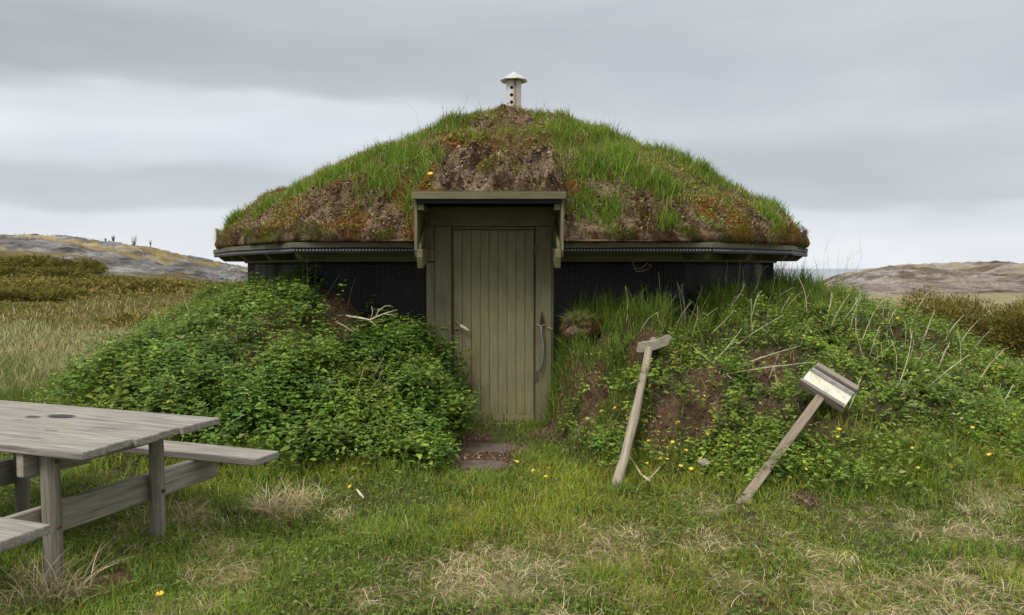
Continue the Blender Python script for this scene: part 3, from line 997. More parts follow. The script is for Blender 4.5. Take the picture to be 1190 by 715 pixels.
# turf slab on the canopy
cx, cy = np.meshgrid(np.linspace(-.87, .46, 150), np.linspace(7.10, 8.19, 90))
cz = roof_top(cx, cy)
rim = np.zeros_like(cx, bool); rim[0] = True; rim[:, 0] = True; rim[:, -1] = True
cz = np.where(rim, 2.185, cz); cz[-1] = roof_top(cx[-1], cy[-1] + .0)
ct = grid_mesh("canopy_turf", cx, cy, cz, roof_col(cx, cy), ROOFM, off=HL)
ct.parent = hut; ct.location = (0, 0, 0)
# closed ends under the slab edges
mb = MB(); mb.box(-.865, .455, 7.105, 7.97, 2.172, 2.192); hp(mb, "canopy_deck", PAINTH)

# turf vegetation on the roof
s = Soup()
n = 420000
x = rng.uniform(-4.1, 4.0, n); y = rng.uniform(7.05, 13.2, n)
t = gauge(EAVE, x, y)
k = (t < 1.0) | canopy_in(x, y)
k &= ~((x > -.87) & (x < .46) & (y < 7.1))
x, y, t = x[k], y[k], t[k]
pm, mm = roof_masks(x, y)
tuft = sst(fbm(x * 2.0, y * 2.0, 231, 4) + .045 * np.clip(x, -1, 1) - .05 * sst(t, .6, .95), .45, .57)
gd = np.clip((1 - pm * 1.05) * (1 - .70 * mm) * (.10 + .90 * tuft), 0.0, 1)
k = rng.random(len(x)) < gd * .40
P = np.stack([x[k], y[k], roof_top(x[k], y[k]) - .01], 1); m = len(P)
tl = tuft[k]
H = rng.uniform(.025, .07, m) * (1 + 1.5 * tl * sst(fbm(P[:, 0] * 3.3, P[:, 1] * 3.3, 232, 2), .35, .62))
crn = sst(P[:, 0], .2, 1.0)
col = palette(m, [(.13, .215, .03), (.19, .28, .045), (.08, .145, .025), (.24, .26, .075), (.42, .35, .19), (.24, .18, .08)], [4, 4.2, 1.6, 2, 1.1, .6])
lft = sst(-P[:, 0], .3, 1.2)
isd = rng.random(m) < lft * .32 * sst(fbm(P[:, 0] * 2.7, P[:, 1] * 2.7, 235, 3), .42, .55) + .10
col[isd] = palette(isd.sum(), ST, [3, 1, 3, 2])
col = col * (.72 + .6 * fbm(P[:, 0] * 3, P[:, 1] * 3, 233, 3))[:, None]
s.blades(P, H, rng.uniform(.006, .011, m), rng.uniform(0, 6.28, m), rng.uniform(.2, 1.0, m), col, 3)
# distinct lush tufts
for (px, py, r, h) in [(690, 200, .22, .22), (720, 185, .2, .2), (770, 218, .16, .2), (700, 160, .25, .18), (740, 165, .25, .18), (780, 185, .25, .16), (820, 200, .25, .16), (860, 218, .2, .17),
                       (780, 272, .10, .20), (775, 282, .07, .2), (640, 120, .2, .1), (660, 150, .25, .15), (270, 258, .10, .14), (262, 262, .10, .12), (420, 190, .25, .17), (455, 180, .25, .18), (480, 165, .25, .16),
                       (520, 150, .22, .14), (440, 215, .2, .18), (490, 205, .2, .18), (470, 190, .2, .18), (350, 222, .18, .13), (385, 205, .2, .16), (310, 240, .15, .12), (895, 240, .2, .15),
                       (680, 240, .14, .12), (710, 250, .12, .12), (830, 215, .2, .16), (900, 258, .14, .12), (860, 205, .2, .16), (500, 150, .2, .12), (650, 165, .2, .14), (730, 205, .2, .16)]:
    c = hit(px, py, roof_top, 7.0, 12.5)
    q = rng.normal(0, r * .55, (420, 2)); X = c[0] + q[:, 0]; Y = c[1] + q[:, 1]
    kk = (gauge(EAVE, X, Y) < 1.0) | canopy_in(X, Y)
    kk &= ~((X > -.87) & (X < .46) & (Y < 7.12))
    X, Y = X[kk], Y[kk]; kq = len(X)
    s.blades(np.stack([X, Y, roof_top(X, Y) - .01], 1), rng.uniform(.5, 1.3, kq) * h, rng.uniform(.006, .011, kq), rng.uniform(0, 6.28, kq), rng.uniform(.15, .9, kq),
             palette(kq, [(.13, .24, .035), (.20, .31, .055), (.09, .165, .03), (.42, .36, .2)], [4, 4, 2, .5]), 3)
# low round leaves
k = rng.random(len(x)) < (1 - pm) * .10
P = np.stack([x[k], y[k], roof_top(x[k], y[k]) + rng.uniform(0, .04, k.sum())], 1); m = len(P); az = rng.uniform(0, 6.28, m)
L = rng.uniform(.018, .04, m)
s.leaves(P, np.stack([np.cos(az), np.sin(az), rng.uniform(-.2, .6, m)], 1), np.array([0, -.3, 1.]) + rng.normal(0, .3, (m, 3)), L, L * .6,
         palette(m, [(.13, .21, .045), (.19, .27, .06), (.24, .24, .07)], [3, 2, 1]))
rg = s.build("roof_grass", GRM); rg.parent = hut; rg.location = -Vector(HL)
tag(rg, "green grass growing on the turf roof", kind="stuff")
# moss and peat fibres
s = Soup()
# thatch of dry blades and moss between the green tufts
k = rng.random(len(x)) < (1 - pm) * (1 - tuft) * .22
P = np.stack([x[k], y[k], roof_top(x[k], y[k])], 1); m = len(P)
s.blades(P, rng.uniform(.03, .10, m), rng.uniform(.003, .005, m), rng.uniform(0, 6.28, m), rng.uniform(.6, 2.0, m),
         palette(m, [(.40, .33, .19), (.27, .20, .10), (.30, .14, .05), (.20, .19, .06)], [3, 2, 1.6, 2], .25), 3)
# shaggy growth on the turf's cut edge above the boards
ne_ = 26000
ea_ = rng.uniform(0, 2 * math.pi, ne_); Re_ = 1 / gauge(EAVE, HC[0] + np.cos(ea_), HC[1] + np.sin(ea_))
X = HC[0] + Re_ * 1.012 * np.cos(ea_); Y = HC[1] + Re_ * 1.012 * np.sin(ea_)
kk = ~((X > -.86) & (X < .45) & (Y < 9)) & (Y < 13); ea_, X, Y = ea_[kk], X[kk], Y[kk]; ne_ = len(X)
zt_ = roof_top(HC[0] + (X - HC[0]) * .98, HC[1] + (Y - HC[1]) * .98)
drop_ = .035 * sst(fbm(ea_ * 11, ea_ * 0 + 8, 246, 3), .52, .62)
Z = 1.742 - drop_ + (zt_ - 1.742 + drop_) * rng.uniform(.0, 1.0, ne_)
pe, me_ = roof_masks(X, Y)
kind_ = rng.random(ne_); patch_ = fbm(ea_ * 14, ea_ * 0 + 3, 245, 3)
ce = palette(ne_, [(.22, .085, .025), (.32, .14, .03), (.15, .06, .02), (.24, .20, .05)], [3, 2, 2, 2], .3)
c1 = palette(ne_, [(.15, .095, .06), (.30, .22, .15), (.07, .042, .028)], [3, 2, 2.5], .3); c2 = palette(ne_, [(.13, .23, .035), (.20, .30, .06), (.22, .24, .06)], [2, 2, 2], .3)
q1 = patch_ > .50; q2 = (patch_ < .40) & (kind_ < .7)
ce[q1] = c1[q1]; ce[q2] = c2[q2]
s.blades(np.stack([X, Y, Z], 1), np.where(q2, rng.uniform(.03, .09, ne_), rng.uniform(.02, .06, ne_)), rng.uniform(.003, .007, ne_), ea_ + rng.normal(0, .7, ne_), rng.uniform(.5, 1.9, ne_), ce, 2)
k = rng.random(len(x)) < np.clip(pm * .42 + mm * .55, 0, 1)
P = np.stack([x[k], y[k], roof_top(x[k], y[k]) - .006], 1); m = len(P)
isp = rng.random(m) < (pm[k] / np.maximum(pm[k] + mm[k], 1e-3))
col = palette(m, [(.20, .075, .022), (.30, .13, .03), (.23, .19, .04), (.13, .05, .02), (.16, .18, .04)], [3, 2, 2, 2, 1.6], .25)
cp = palette(m, [(.16, .10, .06), (.36, .26, .17), (.06, .036, .024), (.55, .45, .32)], [3, 3, 3, 2], .35) * (.55 + 1.0 * fbm(P[:, 0] * 6, P[:, 1] * 6, 226, 3))[:, None]
col[isp] = cp[isp]
H = np.where(isp, rng.uniform(.02, .07, m), rng.uniform(.012, .035, m))
s.blades(P, H, np.where(isp, rng.uniform(.004, .008, m), rng.uniform(.006, .011, m)), rng.uniform(0, 6.28, m), np.where(isp, rng.uniform(.6, 2.0, m), rng.uniform(.1, .8, m)), col, 2)
# crumbs of peat and cushions of moss
xs_, ys_ = rng.uniform(-4.0, 3.9, 150000), rng.uniform(7.12, 12.6, 150000)
kk = (gauge(EAVE, xs_, ys_) < .995) | canopy_in(xs_, ys_)
xs_, ys_ = xs_[kk], ys_[kk]
pq, mq = roof_masks(xs_, ys_)
kk = rng.random(len(xs_)) < (pq * .50 + mq * .22 + .02)
crumbs(s, np.stack([xs_[kk], ys_[kk], roof_top(xs_[kk], ys_[kk])], 1), pq[kk] > mq[kk] * rng.uniform(.3, 1.5, kk.sum()))
ms = s.build("roof_moss", DRM); ms.parent = hut; ms.location = -Vector(HL)
tag(ms, "rusty orange moss and brown peat fibres on the turf roof", kind="stuff")


# walls: a membrane sheet on every edge of the plan except the door bay
def wall_sheet():
    V, F, U = [], [], []
    def panel(a, b, u0, z0, z1):
        a = np.array(a); b = np.array(b); L = np.hypot(*(b - a)); nx = max(2, int(L / .04)); nz_ = int((z1 - z0) / .08)
        e = (b - a) / L; nn = np.array([e[1], -e[0]])
        i0 = len(V)
        for j in range(nz_ + 1):
            zz = z0 + (z1 - z0) * j / nz_
            for i in range(nx + 1):
                u = L * i / nx; p2 = a + e * u
                edge = min(i, nx - i, 3) / 3
                w = (float(vn((u0 + u) * 3.3, zz * .5, 301)) - .5) * .16 * edge + (float(vn((u0 + u) * 9, zz * 1.2, 302)) - .5) * .02 * edge
                w = min(w - .035 * edge, .018)
                q = p2 + nn * w
                V.append((q[0] - HL[0], q[1] - HL[1], zz)); U.append((u0 + u, zz))
        for j in range(nz_):
            for i in range(nx):
                k = i0 + j * (nx + 1) + i
                F.append((k, k + 1, k + nx + 2, k + nx + 1))
    n = len(WALL); u0 = 0
    for i in range(n):
        a, b = WALL[i], WALL[(i + 1) % n]
        if i == 0:
            panel(a, (-.80, 7.77), u0, -.3, 1.6); panel((.40, 7.77), b, u0 + 2.4, -.3, 1.6)
        else: panel(a, b, u0, -.3, 1.6)
        u0 += np.hypot(*(b - a))
    me = bpy.data.meshes.new("wall"); me.from_pydata(V, [], F)
    uvl = me.uv_layers.new(name="UVMap")
    U = np.array(U); li = np.empty(len(me.loops), np.int32); me.loops.foreach_get("vertex_index", li)
    uvl.data.foreach_set("uv", U[li].astype(np.float32).ravel())
    me.polygons.foreach_set("use_smooth", np.ones(len(me.polygons), bool))
    me.materials.append(BLACK)
    o = bpy.data.objects.new("wall", me); COL.objects.link(o); o.parent = hut
    sl = o.modifiers.new("solid", 'SOLIDIFY'); sl.thickness = .02; sl.offset = -1
    o["label"] = "black dimpled plastic membrane covering the wall"
    return o


wall_sheet()


def edge_box(mb, a, b, out0, out1, z0, z1, ext=0.0, mi=0):
    a = np.array(a, float); b = np.array(b, float); L = np.hypot(*(b - a)); e = (b - a) / L; nn = np.array([e[1], -e[0]])
    M = Matrix(((e[0], nn[0], 0, a[0]), (e[1], nn[1], 0, a[1]), (0, 0, 1, 0), (0, 0, 0, 1)))
    mb.box(-ext, L + ext, out0, out1, z0, z1, M=M, mi=mi)
    return L, M


# beam above the membrane
mb = MB(); n = len(WALL)
for i in range(n):
    a, b = WALL[i], WALL[(i + 1) % n]
    if i == 0:
        edge_box(mb, a, (-.885, 7.77), -.03, .035, 1.565, 1.685); edge_box(mb, (.485, 7.77), b, -.03, .035, 1.565, 1.685)
    else: edge_box(mb, a, b, -.03, .035 + .002 * (i % 2), 1.565, 1.685, .01)
hp(mb, "wall_beam", PAINTH, bevel=.004)
# soffit boards between wall and eave
mb = MB()
for i in range(n):
    a, b = WALL[i], WALL[(i + 1) % n]; c_, d_ = EAVE[(i + 1) % n], EAVE[i]
    if i == 0:
        segs = [((a[0], 7.77), (-.885, 7.77), (-.885, 7.27), (EAVE[0][0], 7.27)), ((.485, 7.77), (b[0], 7.77), (EAVE[1][0], 7.27), (.485, 7.27))]
    else: segs = [(a, b, c_ * .997 + HC * .003, d_ * .997 + HC * .003)]
    for q in segs:
        zz = [1.690, 1.690, 1.682, 1.682]
        lo = [mb.bm.verts.new((v[0], v[1], h)) for v, h in zip(q, zz)]; up_ = [mb.bm.verts.new((v[0], v[1], h + .02)) for v, h in zip(q, zz)]
        mb.bm.faces.new(lo); mb.bm.faces.new(up_[::-1])
        for k in range(4): mb.bm.faces.new((lo[k], lo[(k + 1) % 4], up_[(k + 1) % 4], up_[k]))
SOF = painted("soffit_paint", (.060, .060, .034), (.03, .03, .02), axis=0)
hp(mb, "soffit", SOF)
EAVEM = painted("weathered_eave_paint", (.155, .145, .095), (.07, .068, .05), axis=0, worn=.9)
# eave boards: each its own part
for i in range(n):
    a, b = EAVE[i], EAVE[(i + 1) % n]
    segs = [((a[0], a[1]), (-.876, 7.25)), ((.466, 7.25), (b[0], b[1]))] if i == 0 else [(a, b)]
    for (q0, q1) in segs:
        mb = MB(); edge_box(mb, q0, q1, -.03, .002, 1.688, 1.736, -.002)
        hp(mb, "eave_board", EAVEM, bevel=.004, subd=6, wob=.014)
        mb = MB(); L, M = edge_box(mb, q0, q1, -.026, -.006, 1.640, 1.6815, -.004)
        for k in range(int(L / .03)):
            u = (k + .5) * .03
            mb.box(u - .008, u + .008, -.008, .0015, 1.659, 1.672, M=M, mi=1)  # grey colour paints in the light that the black dimples catch
        hp(mb, "membrane_edge", [BLACK, plain("lit_dimple", (.22, .23, .25), .5)], bevel=0)
# rafters, ends showing under the eave
def rafter(p_in, p_out, z0=1.585, z1=1.680, w=.048, zi=None):
    a = np.array(p_in, float); b = np.array(p_out, float); L = np.hypot(*(b - a)); e = (b - a) / L; nn = np.array([e[1], -e[0]])
    mb = MB()
    M = Matrix(((e[0], nn[0], 0, a[0]), (e[1], nn[1], 0, a[1]), (0, 0, 1, 0), (0, 0, 0, 1)))
    pts = [(0, z0 - .0), (L - .06, z0), (L, z0 + .045), (L, z1), (0, z1)]
    v0 = [mb.bm.verts.new(M @ Vector((u, -w / 2, z))) for u, z in pts]; v1 = [mb.bm.verts.new(M @ Vector((u, w / 2, z))) for u, z in pts]
    mb.bm.faces.new(v0); mb.bm.faces.new(v1[::-1])
    for k in range(5): mb.bm.faces.new((v0[k], v0[(k + 1) % 5], v1[(k + 1) % 5], v1[k]))
    hp(mb, "rafter", PAINTH, bevel=.003)
for i in range(n):
    w_, e_ = WALL[i], EAVE[i]
    rafter(w_ * .97 + HC * .03, e_ * .955 + w_ * .045 - (e_ - w_) / np.hypot(*(e_ - w_)) * .05)
    if i not in (0,):
        wm = (WALL[i] + WALL[(i + 1) % n]) / 2; em = (EAVE[i] + EAVE[(i + 1) % n]) / 2
        rafter(wm * .97 + HC * .03, em - (em - wm) / np.hypot(*(em - wm)) * .07)

# door frame
Y0 = 7.77
jl = MB(); jl.box(-.75, -.592, 7.735, 7.84, -.08, 1.905); hp(jl, "door_frame", PAINT, bevel=.004)
jr = MB(); jr.box(.232, .385, 7.735, 7.84, -.08, 1.905); hp(jr, "door_frame", PAINT, bevel=.004)
hd = MB(); hd.box(-.79, .425, 7.728, 7.84, 1.908, 2.095); hp(hd, "door_head", PAINTH, bevel=.004)
for bx_ in ((-.843, -.753, 7.75, 7.80, 1.69, 2.09), (-.835, -.753, 7.755, 7.80, -.1, 1.560), (.388, .433, 7.75, 7.80, 1.69, 2.09), (.388, .405, 7.755, 7.80, -.1, 1.56),
            (-.885, -.753, 7.72, 7.80, 1.568, 1.686), (.388, .485, 7.72, 7.80, 1.568, 1.686)):
    sp = MB(); sp.box(*bx_); hp(sp, "side_trim", PAINT, bevel=.003)
th_ = MB(); th_.box(-.60, .24, 7.73, 7.88, -.10, -.012); hp(th_, "threshold", PAINTH, bevel=.004)
# stop strips round the leaf
st_ = MB(); st_.box(-.590, -.582, 7.790, 7.84, 0, 1.90); st_.box(.222, .230, 7.790, 7.84, 0, 1.90); st_.box(-.58, .22, 7.775, 7.84, 1.878, 1.906)
hp(st_, "frame_strip", PAINTH, bevel=.002)
# leaf: nine grooved boards as one mesh
dl = MB(); x0, x1 = -.575, .215
nb = 9; w = (x1 - x0) / nb
for k in range(nb):
    xa = x0 + k * w; xb = xa + w
    dl.prism([(xa, 7.800), (xa + .004, 7.790), (xb - .004, 7.790), (xb, 7.800), (xb, 7.822), (xa, 7.822)], 2, .065, 1.872)
dl.box(x0, x1, 7.786, 7.822, -.005, .062)
for zz_ in (.12, .95, 1.80):
    for k in range(nb):
        for q_ in (.3, .7):
            xx_ = x0 + (k + q_) * w; zq_ = zz_ + .004 * math.sin(k * 9 + q_)
            dl.box(xx_ - .003, xx_ + .003, 7.7885, 7.7925, zq_ - .003, zq_ + .003, mi=1)
door = hp(dl, "door", [PAINTD, plain("nail_rust", (.08, .065, .04), .6, .2)])
BR = plain("aged_brass", (.32, .27, .14), .4, .6, 60)
CR = plain("cream_grip", (.78, .72, .52), .45, 0, 30, .12)
hx, hz = at(531.5, 375, 7.79)[[0, 2]]
h = MB()
h.tube([(hx, 7.792, hz), (hx, 7.775, hz)], [.017, .015], 16)
h.tube([(hx, 7.778, hz), (hx, 7.735, hz)], .008, 10)
h.tube([(hx, 7.737, hz + .004), (hx + .02, 7.735, hz - .012), (hx + .035, 7.735, hz - .024)], [.009, .008, .007], 10)
hd_ = h.build("door_handle", BR, parent=door, off=HL, smooth=True)
g = MB(); g.tube([(hx + .03, 7.735, hz - .020), (hx + .045, 7.734, hz - .031), (hx + .075, 7.733, hz - .050), (hx + .105, 7.734, hz - .070), (hx + .12, 7.736, hz - .079)], [.009, .014, .0165, .013, .006], 12)
g.build("handle_grip", CR, parent=door, off=HL, smooth=True)
lx, lz = at(531.5, 384.5, 7.79)[[0, 2]]
l = MB()
ringp = [(lx + .026 * math.cos(q), 7.783, lz + .026 * math.sin(q)) for q in np.linspace(0, 2 * math.pi, 25)]
l.tube(ringp, .006, 8, cap=False)
l.build("lock_ring", BR, parent=door, off=HL, smooth=True)
l = MB(); l.tube([(lx, 7.791, lz), (lx, 7.779, lz)], .010, 12); l.box(lx - .003, lx + .003, 7.775, 7.78, lz - .012, lz + .004)
l.build("lock_cylinder", plain("dark_metal", (.05, .05, .045), .4, .7), parent=door, off=HL)
hz_ = at(622, 290, 7.79)[2]
for zc in (hz_, .45):
    g = MB(); g.tube([(.224, 7.772, zc - .065), (.224, 7.772, zc + .065)], .008, 10); g.box(.224, .260, 7.729, 7.733, zc - .05, zc + .05)
    g.build("hinge", plain("olive_metal", (.09, .085, .05), .5, .3), parent=door, off=HL)
bx, bz = at(516, 381, 7.73)[[0, 2]]
g = MB(); g.box(bx - .03, bx + .028, 7.715, 7.734, bz - .008, bz + .006); g.tube([(bx + .02, 7.725, bz), (bx + .02, 7.70, bz)], .006, 8)
hp(g, "latch_catch", BR, bevel=.002)

# canopy over the door
g = MB(); g.box(-.890, .478, 7.075, 7.100, 2.112, 2.178); hp(g, "canopy_board", PAINTH, bevel=.005)
g = MB(); g.box(-.87, .46, 7.102, 7.735, 2.118, 2.170); hp(g, "canopy_soffit", SOF, bevel=.003)
g = MB(); g.box(-.85, .44, 7.108, 7.135, 2.078, 2.116); hp(g, "membrane_edge", BLACK)
for (xa, xb) in ((-.872, -.846), (.436, .462)):
    g = MB()
    g.prism([(7.13, 2.117), (7.13, 1.665), (7.16, 1.60), (7.98, 1.60), (7.98, 2.6), (7.74, 2.3), (7.74, 2.117)], 0, xa, xb)
    hp(g, "cheek_board", PAINT, bevel=.003)
for s_, xa in ((1, -.843), (-1, .433)):
    g = MB(); x_a, x_b = sorted((xa, xa + s_ * .055))
    g.box(x_a, x_b, 7.14, 7.73, 2.02, 2.076); hp(g, "canopy_bearer", PAINTH, bevel=.004)
    g = MB(); x_a, x_b = sorted((xa - s_ * .036, xa + s_ * .05))
    g.prism([(7.06, 1.60), (7.10, 1.50), (7.72, 1.60), (7.72, 1.70), (7.06, 1.665)], 0, x_a + .036 * (s_ > 0), x_b - .036 * (s_ < 0))
    hp(g, "bracket", PAINTH, bevel=.005)
    g = MB(); x_a, x_b = sorted((xa + s_ * .002, xa + s_ * .03))
    g.prism([(7.15, 1.665), (7.15, 1.71), (7.735, 1.97), (7.735, 1.90)], 0, x_a, x_b); hp(g, "brace", PAINTH, bevel=.003)

# chimney
CHM, nt, p = mat("white_enamel_chimney")
n1 = noise(nt, 10, 5, .6); geo = nt.nodes.new("ShaderNodeTexCoord"); se = nt.nodes.new("ShaderNodeSeparateXYZ"); nt.links.new(geo.outputs["Object"], se.inputs[0])
rx = N(nt, "ShaderNodeMath", _operation='ADD'); nt.links.new(se.outputs[0], rx.inputs[0])
nn_ = N(nt, "ShaderNodeMath", _operation='MULTIPLY'); nn_.inputs[1].default_value = .05; nt.links.new(n1.outputs[0], nn_.inputs[0]); nt.links.new(nn_.outputs[0], rx.inputs[1])
rr = ramp(nt, [(.20, (0, 0, 0)), (.235, (1, 1, 1)), (.265, (.35, .35, .35)), (.31, (.1, .1, .1))], rx.outputs[0])
c = mixc(nt, rr.outputs[0], (.60, .60, .60), (.30, .17, .09))
nt.links.new(c, p.inputs["Base Color"]); p.inputs["Roughness"].default_value = .45
ch = at(597, 105, 10.9); CHX, CHY = ch[0], 10.9
holes = [at(594.4, yy, 10.8)[2] for yy in (101.8, 110.6, 119)]
Vv, Ff = [], []
ns, nzz = 96, 130; z0, z1 = 3.2, at(597, 95, 10.9)[2] + .01
for j in range(nzz + 1):
    for i in range(ns):
        q = 2 * math.pi * i / ns
        Vv.append((CHX + .102 * math.cos(q) - HL[0], CHY + .102 * math.sin(q) - HL[1], z0 + (z1 - z0) * j / nzz))
ha = -math.pi / 2 - .28
for j in range(nzz):
    for i in range(ns):
        q = 2 * math.pi * (i + .5) / ns; zc = z0 + (z1 - z0) * (j + .5) / nzz
        dq = (q - ha + math.pi) % (2 * math.pi) - math.pi
        if any((dq * .102) ** 2 + (zc - hz0) ** 2 < .024 ** 2 for hz0 in holes): continue
        k = j * ns
        Ff.append((k + i, k + (i + 1) % ns, k + ns + (i + 1) % ns, k + ns + i))
me = bpy.data.meshes.new("chimney"); me.from_pydata(Vv, [], Ff); me.materials.append(CHM)
me.polygons.foreach_set("use_smooth", np.ones(len(Ff), bool))
chim = bpy.data.objects.new("chimney", me); COL.objects.link(chim); chim.parent = hut
so = chim.modifiers.new("solid", 'SOLIDIFY'); so.thickness = .004
g = MB(); g.tube([(CHX, CHY, 3.3), (CHX, CHY, z1 - .02)], .085, 24)
g.build("flue_pipe", plain("flue_black", (.012, .012, .013), .8), parent=chim, off=HL, smooth=False)  # near-black tube standing behind the chimney holes
g = MB()
zc = z1
prof = [(.0, .125), (.03, .108), (.11, .055), (.188, .010), (.190, .0), (.18, -.012), (.105, .012), (.0, .016)]
sg = 8
rings = []
for r_, h_ in prof:
    if r_ == 0: rings.append([g.bm.verts.new((CHX, CHY, zc + h_))])
    else: rings.append([g.bm.verts.new((CHX + r_ * math.cos(2 * math.pi * k / sg + .2), CHY + r_ * math.sin(2 * math.pi * k / sg + .2), zc + h_)) for k in range(sg)])
for r0, r1 in zip(rings, rings[1:]):
    for k in range(sg):
        if len(r0) == 1: g.bm.faces.new((r0[0], r1[k], r1[(k + 1) % sg]))
        elif len(r1) == 1: g.bm.faces.new((r0[k], r0[(k + 1) % sg], r1[0]))
        else: g.bm.faces.new((r0[k], r0[(k + 1) % sg], r1[(k + 1) % sg], r1[k]))
g.build("chimney_cap", plain("galvanised_cap", (.50, .50, .49), .4, .3, 20), parent=chim, off=HL)
g = MB(); g.box(CHX + .012, CHX + .026, CHY - .106, CHY - .100, zc - .09, zc + .004)
g.build("chimney_strap", plain("rusty_strap", (.20, .12, .06), .7, .2, 40), parent=chim, off=HL)

# ------------------------------------------------------------------ picnic table
TABW, nt, p = mat("weathered_table_top")
def table_mat():
    m = weathered("weathered_table_top", (.40, .37, .325), (.095, .082, .070), axis=0)
    nt = m.node_tree; p = nt.nodes["Principled BSDF"]
    src = p.inputs["Base Color"].links[0].from_socket
    tc = nt.nodes.new("ShaderNodeTexCoord")
    for (cx_, cy_, rx_, ry_, k) in TSTAIN:
        mp = nt.nodes.new("ShaderNodeMapping"); mp.vector_type = 'TEXTURE'
        mp.inputs["Location"].default_value = (cx_, cy_, 0); mp.inputs["Scale"].default_value = (rx_, ry_, 1000)
        nt.links.new(tc.outputs["Object"], mp.inputs["Vector"])
        ln = N(nt, "ShaderNodeVectorMath", _operation='LENGTH'); nt.links.new(mp.outputs[0], ln.inputs[0])
        nz2 = noise(nt, 26, 3, .6)
        sb = N(nt, "ShaderNodeMath", _operation='MULTIPLY_ADD'); sb.inputs[1].default_value = .5
        nt.links.new(nz2.outputs[0], sb.inputs[0]); nt.links.new(ln.outputs["Value"], sb.inputs[2])
        rr = ramp(nt, [(.95 / 2, (k, k, k)), (1.25 / 2, (0, 0, 0))])
        hv = N(nt, "ShaderNodeMath", _operation='MULTIPLY'); hv.inputs[1].default_value = .5
        nt.links.new(sb.outputs[0], hv.inputs[0]); nt.links.new(hv.outputs[0], rr.inputs[0])
        src = mixc(nt, rr.outputs[0], src, (.050, .042, .038))
    nt.links.new(src, p.inputs["Base Color"])
    return m


TA = at(95, 526, 3.344); TB = at(258, 485, 4.141)
TZT = (TA[2] + TB[2]) / 2
RZ = math.atan2(-.347, .938)
base = Vector((TA[0], TA[1], 0))
tz0 = T1(TA[0], TA[1])
ux, uy = math.cos(RZ), math.sin(RZ)


def t_local(px, py, z):
    r = ray(px, py); k = (z - EYE) / r[2]; q = np.array([r[0] * k - base.x, r[1] * k - base.y])
    return q[0] * ux + q[1] * uy, -q[0] * uy + q[1] * ux


TSTAIN = [(*t_local(71, 484, TZT), .105, .060, .97), (*t_local(38, 484.5, TZT), .055, .035, .9), (*t_local(60, 500, TZT), .05, .014, .5)]
TM = table_mat()
TW = weathered("weathered_plank", (.39, .36, .315), (.12, .105, .09), axis=0)
TWY = weathered("weathered_beam", (.40, .37, .30), (.18, .16, .125), axis=1)
TWZ = weathered("weathered_post", (.33, .30, .24), (.12, .105, .08), axis=2, lichen=.5)
tbl = empty("picnic_table", (base.x, base.y, 0), RZ)
tag(tbl, "weathered grey wooden picnic table with attached benches standing in the grass", "picnic table")
wd = math.hypot(TB[0] - TA[0], TB[1] - TA[1])


def tpart(g, name, m, **kw):
    o = g.build(name, m, parent=tbl, **kw)
    return o


g = MB(); npl = 6; w = wd / npl
for k in range(npl):
    e = [0, -.012, .006, -.008, .01, .002][k]
    vs = g.box(-1.80, e, k * w + .0045, (k + 1) * w - .0045, TZT - .038 + .002 * (k % 2), TZT + .0015 * math.sin(k * 2.1))
top = tpart(g, "tabletop", TM, bevel=.006, subd=0)
Bz = .455
nbx = t_local(60, 609, Bz)
g = MB(); g.box(-1.80, nbx[0], nbx[1] - .26, nbx[1], Bz - .042, Bz); tpart(g, "bench", TW, bevel=.007)
fb1 = t_local(325, 524, Bz); fb0 = t_local(302, 531, Bz)
g = MB(); g.box(-1.80, fb1[0], fb1[1] - .215, fb1[1], Bz - .042, Bz); tpart(g, "bench", TW, bevel=.007)


RUST = plain("rusty_bolt", (.12, .07, .045), .75, .3, 60)


def leg(lx, ly, r0, r1, z1):
    g = MB(); zb = T1(base.x + lx * ux - ly * uy, base.y + lx * uy + ly * ux) - .08
    pts = [(lx + .004 * math.sin(3 * q), ly, zb + (z1 - zb) * q) for q in np.linspace(0, 1, 9)]
    g.tube(pts, [r0 + (r1 - r0) * q for q in np.linspace(0, 1, 9)], 14)
    lg = tpart(g, "leg", TWZ, smooth=True, wob=.008)
    for zz_ in (.33, TZT - .09):
        g = MB(); g.tube([(lx + .040, ly, zz_), (lx + .053, ly, zz_)], [.011, .009], 8); g.build("bolt", RUST, parent=lg, bevel=0)


for (px_, xx) in ((0, -.33), (1, -1.32)):
    leg(xx, .115, .043, .041, TZT - .04); leg(xx, wd - .11, .040, .037, TZT - .04)
    g = MB(); bx_ = xx - .086
    g.box(bx_, bx_ + .042, nbx[1] - .24, fb1[1] - .02, .27, Bz - .044); tpart(g, "stretcher", TWY, bevel=.005)
    g = MB(); g.box(bx_, bx_ + .042, .02, wd - .03, TZT - .15, TZT - .041); tpart(g, "crossbar", TWY, bevel=.005)

# ------------------------------------------------------------------ leaning posts
POSTM = weathered("grey_log", (.40, .345, .265), (.19, .15, .105), axis=2, scale=1.0, lichen=.35)
def local_frame(o, z, ref):
    z = Vector(z).normalized(); x = Vector(ref) - z * Vector(ref).dot(z); x.normalize(); y = z.cross(x)
    return Matrix((x, y, z)).transposed().to_4x4()

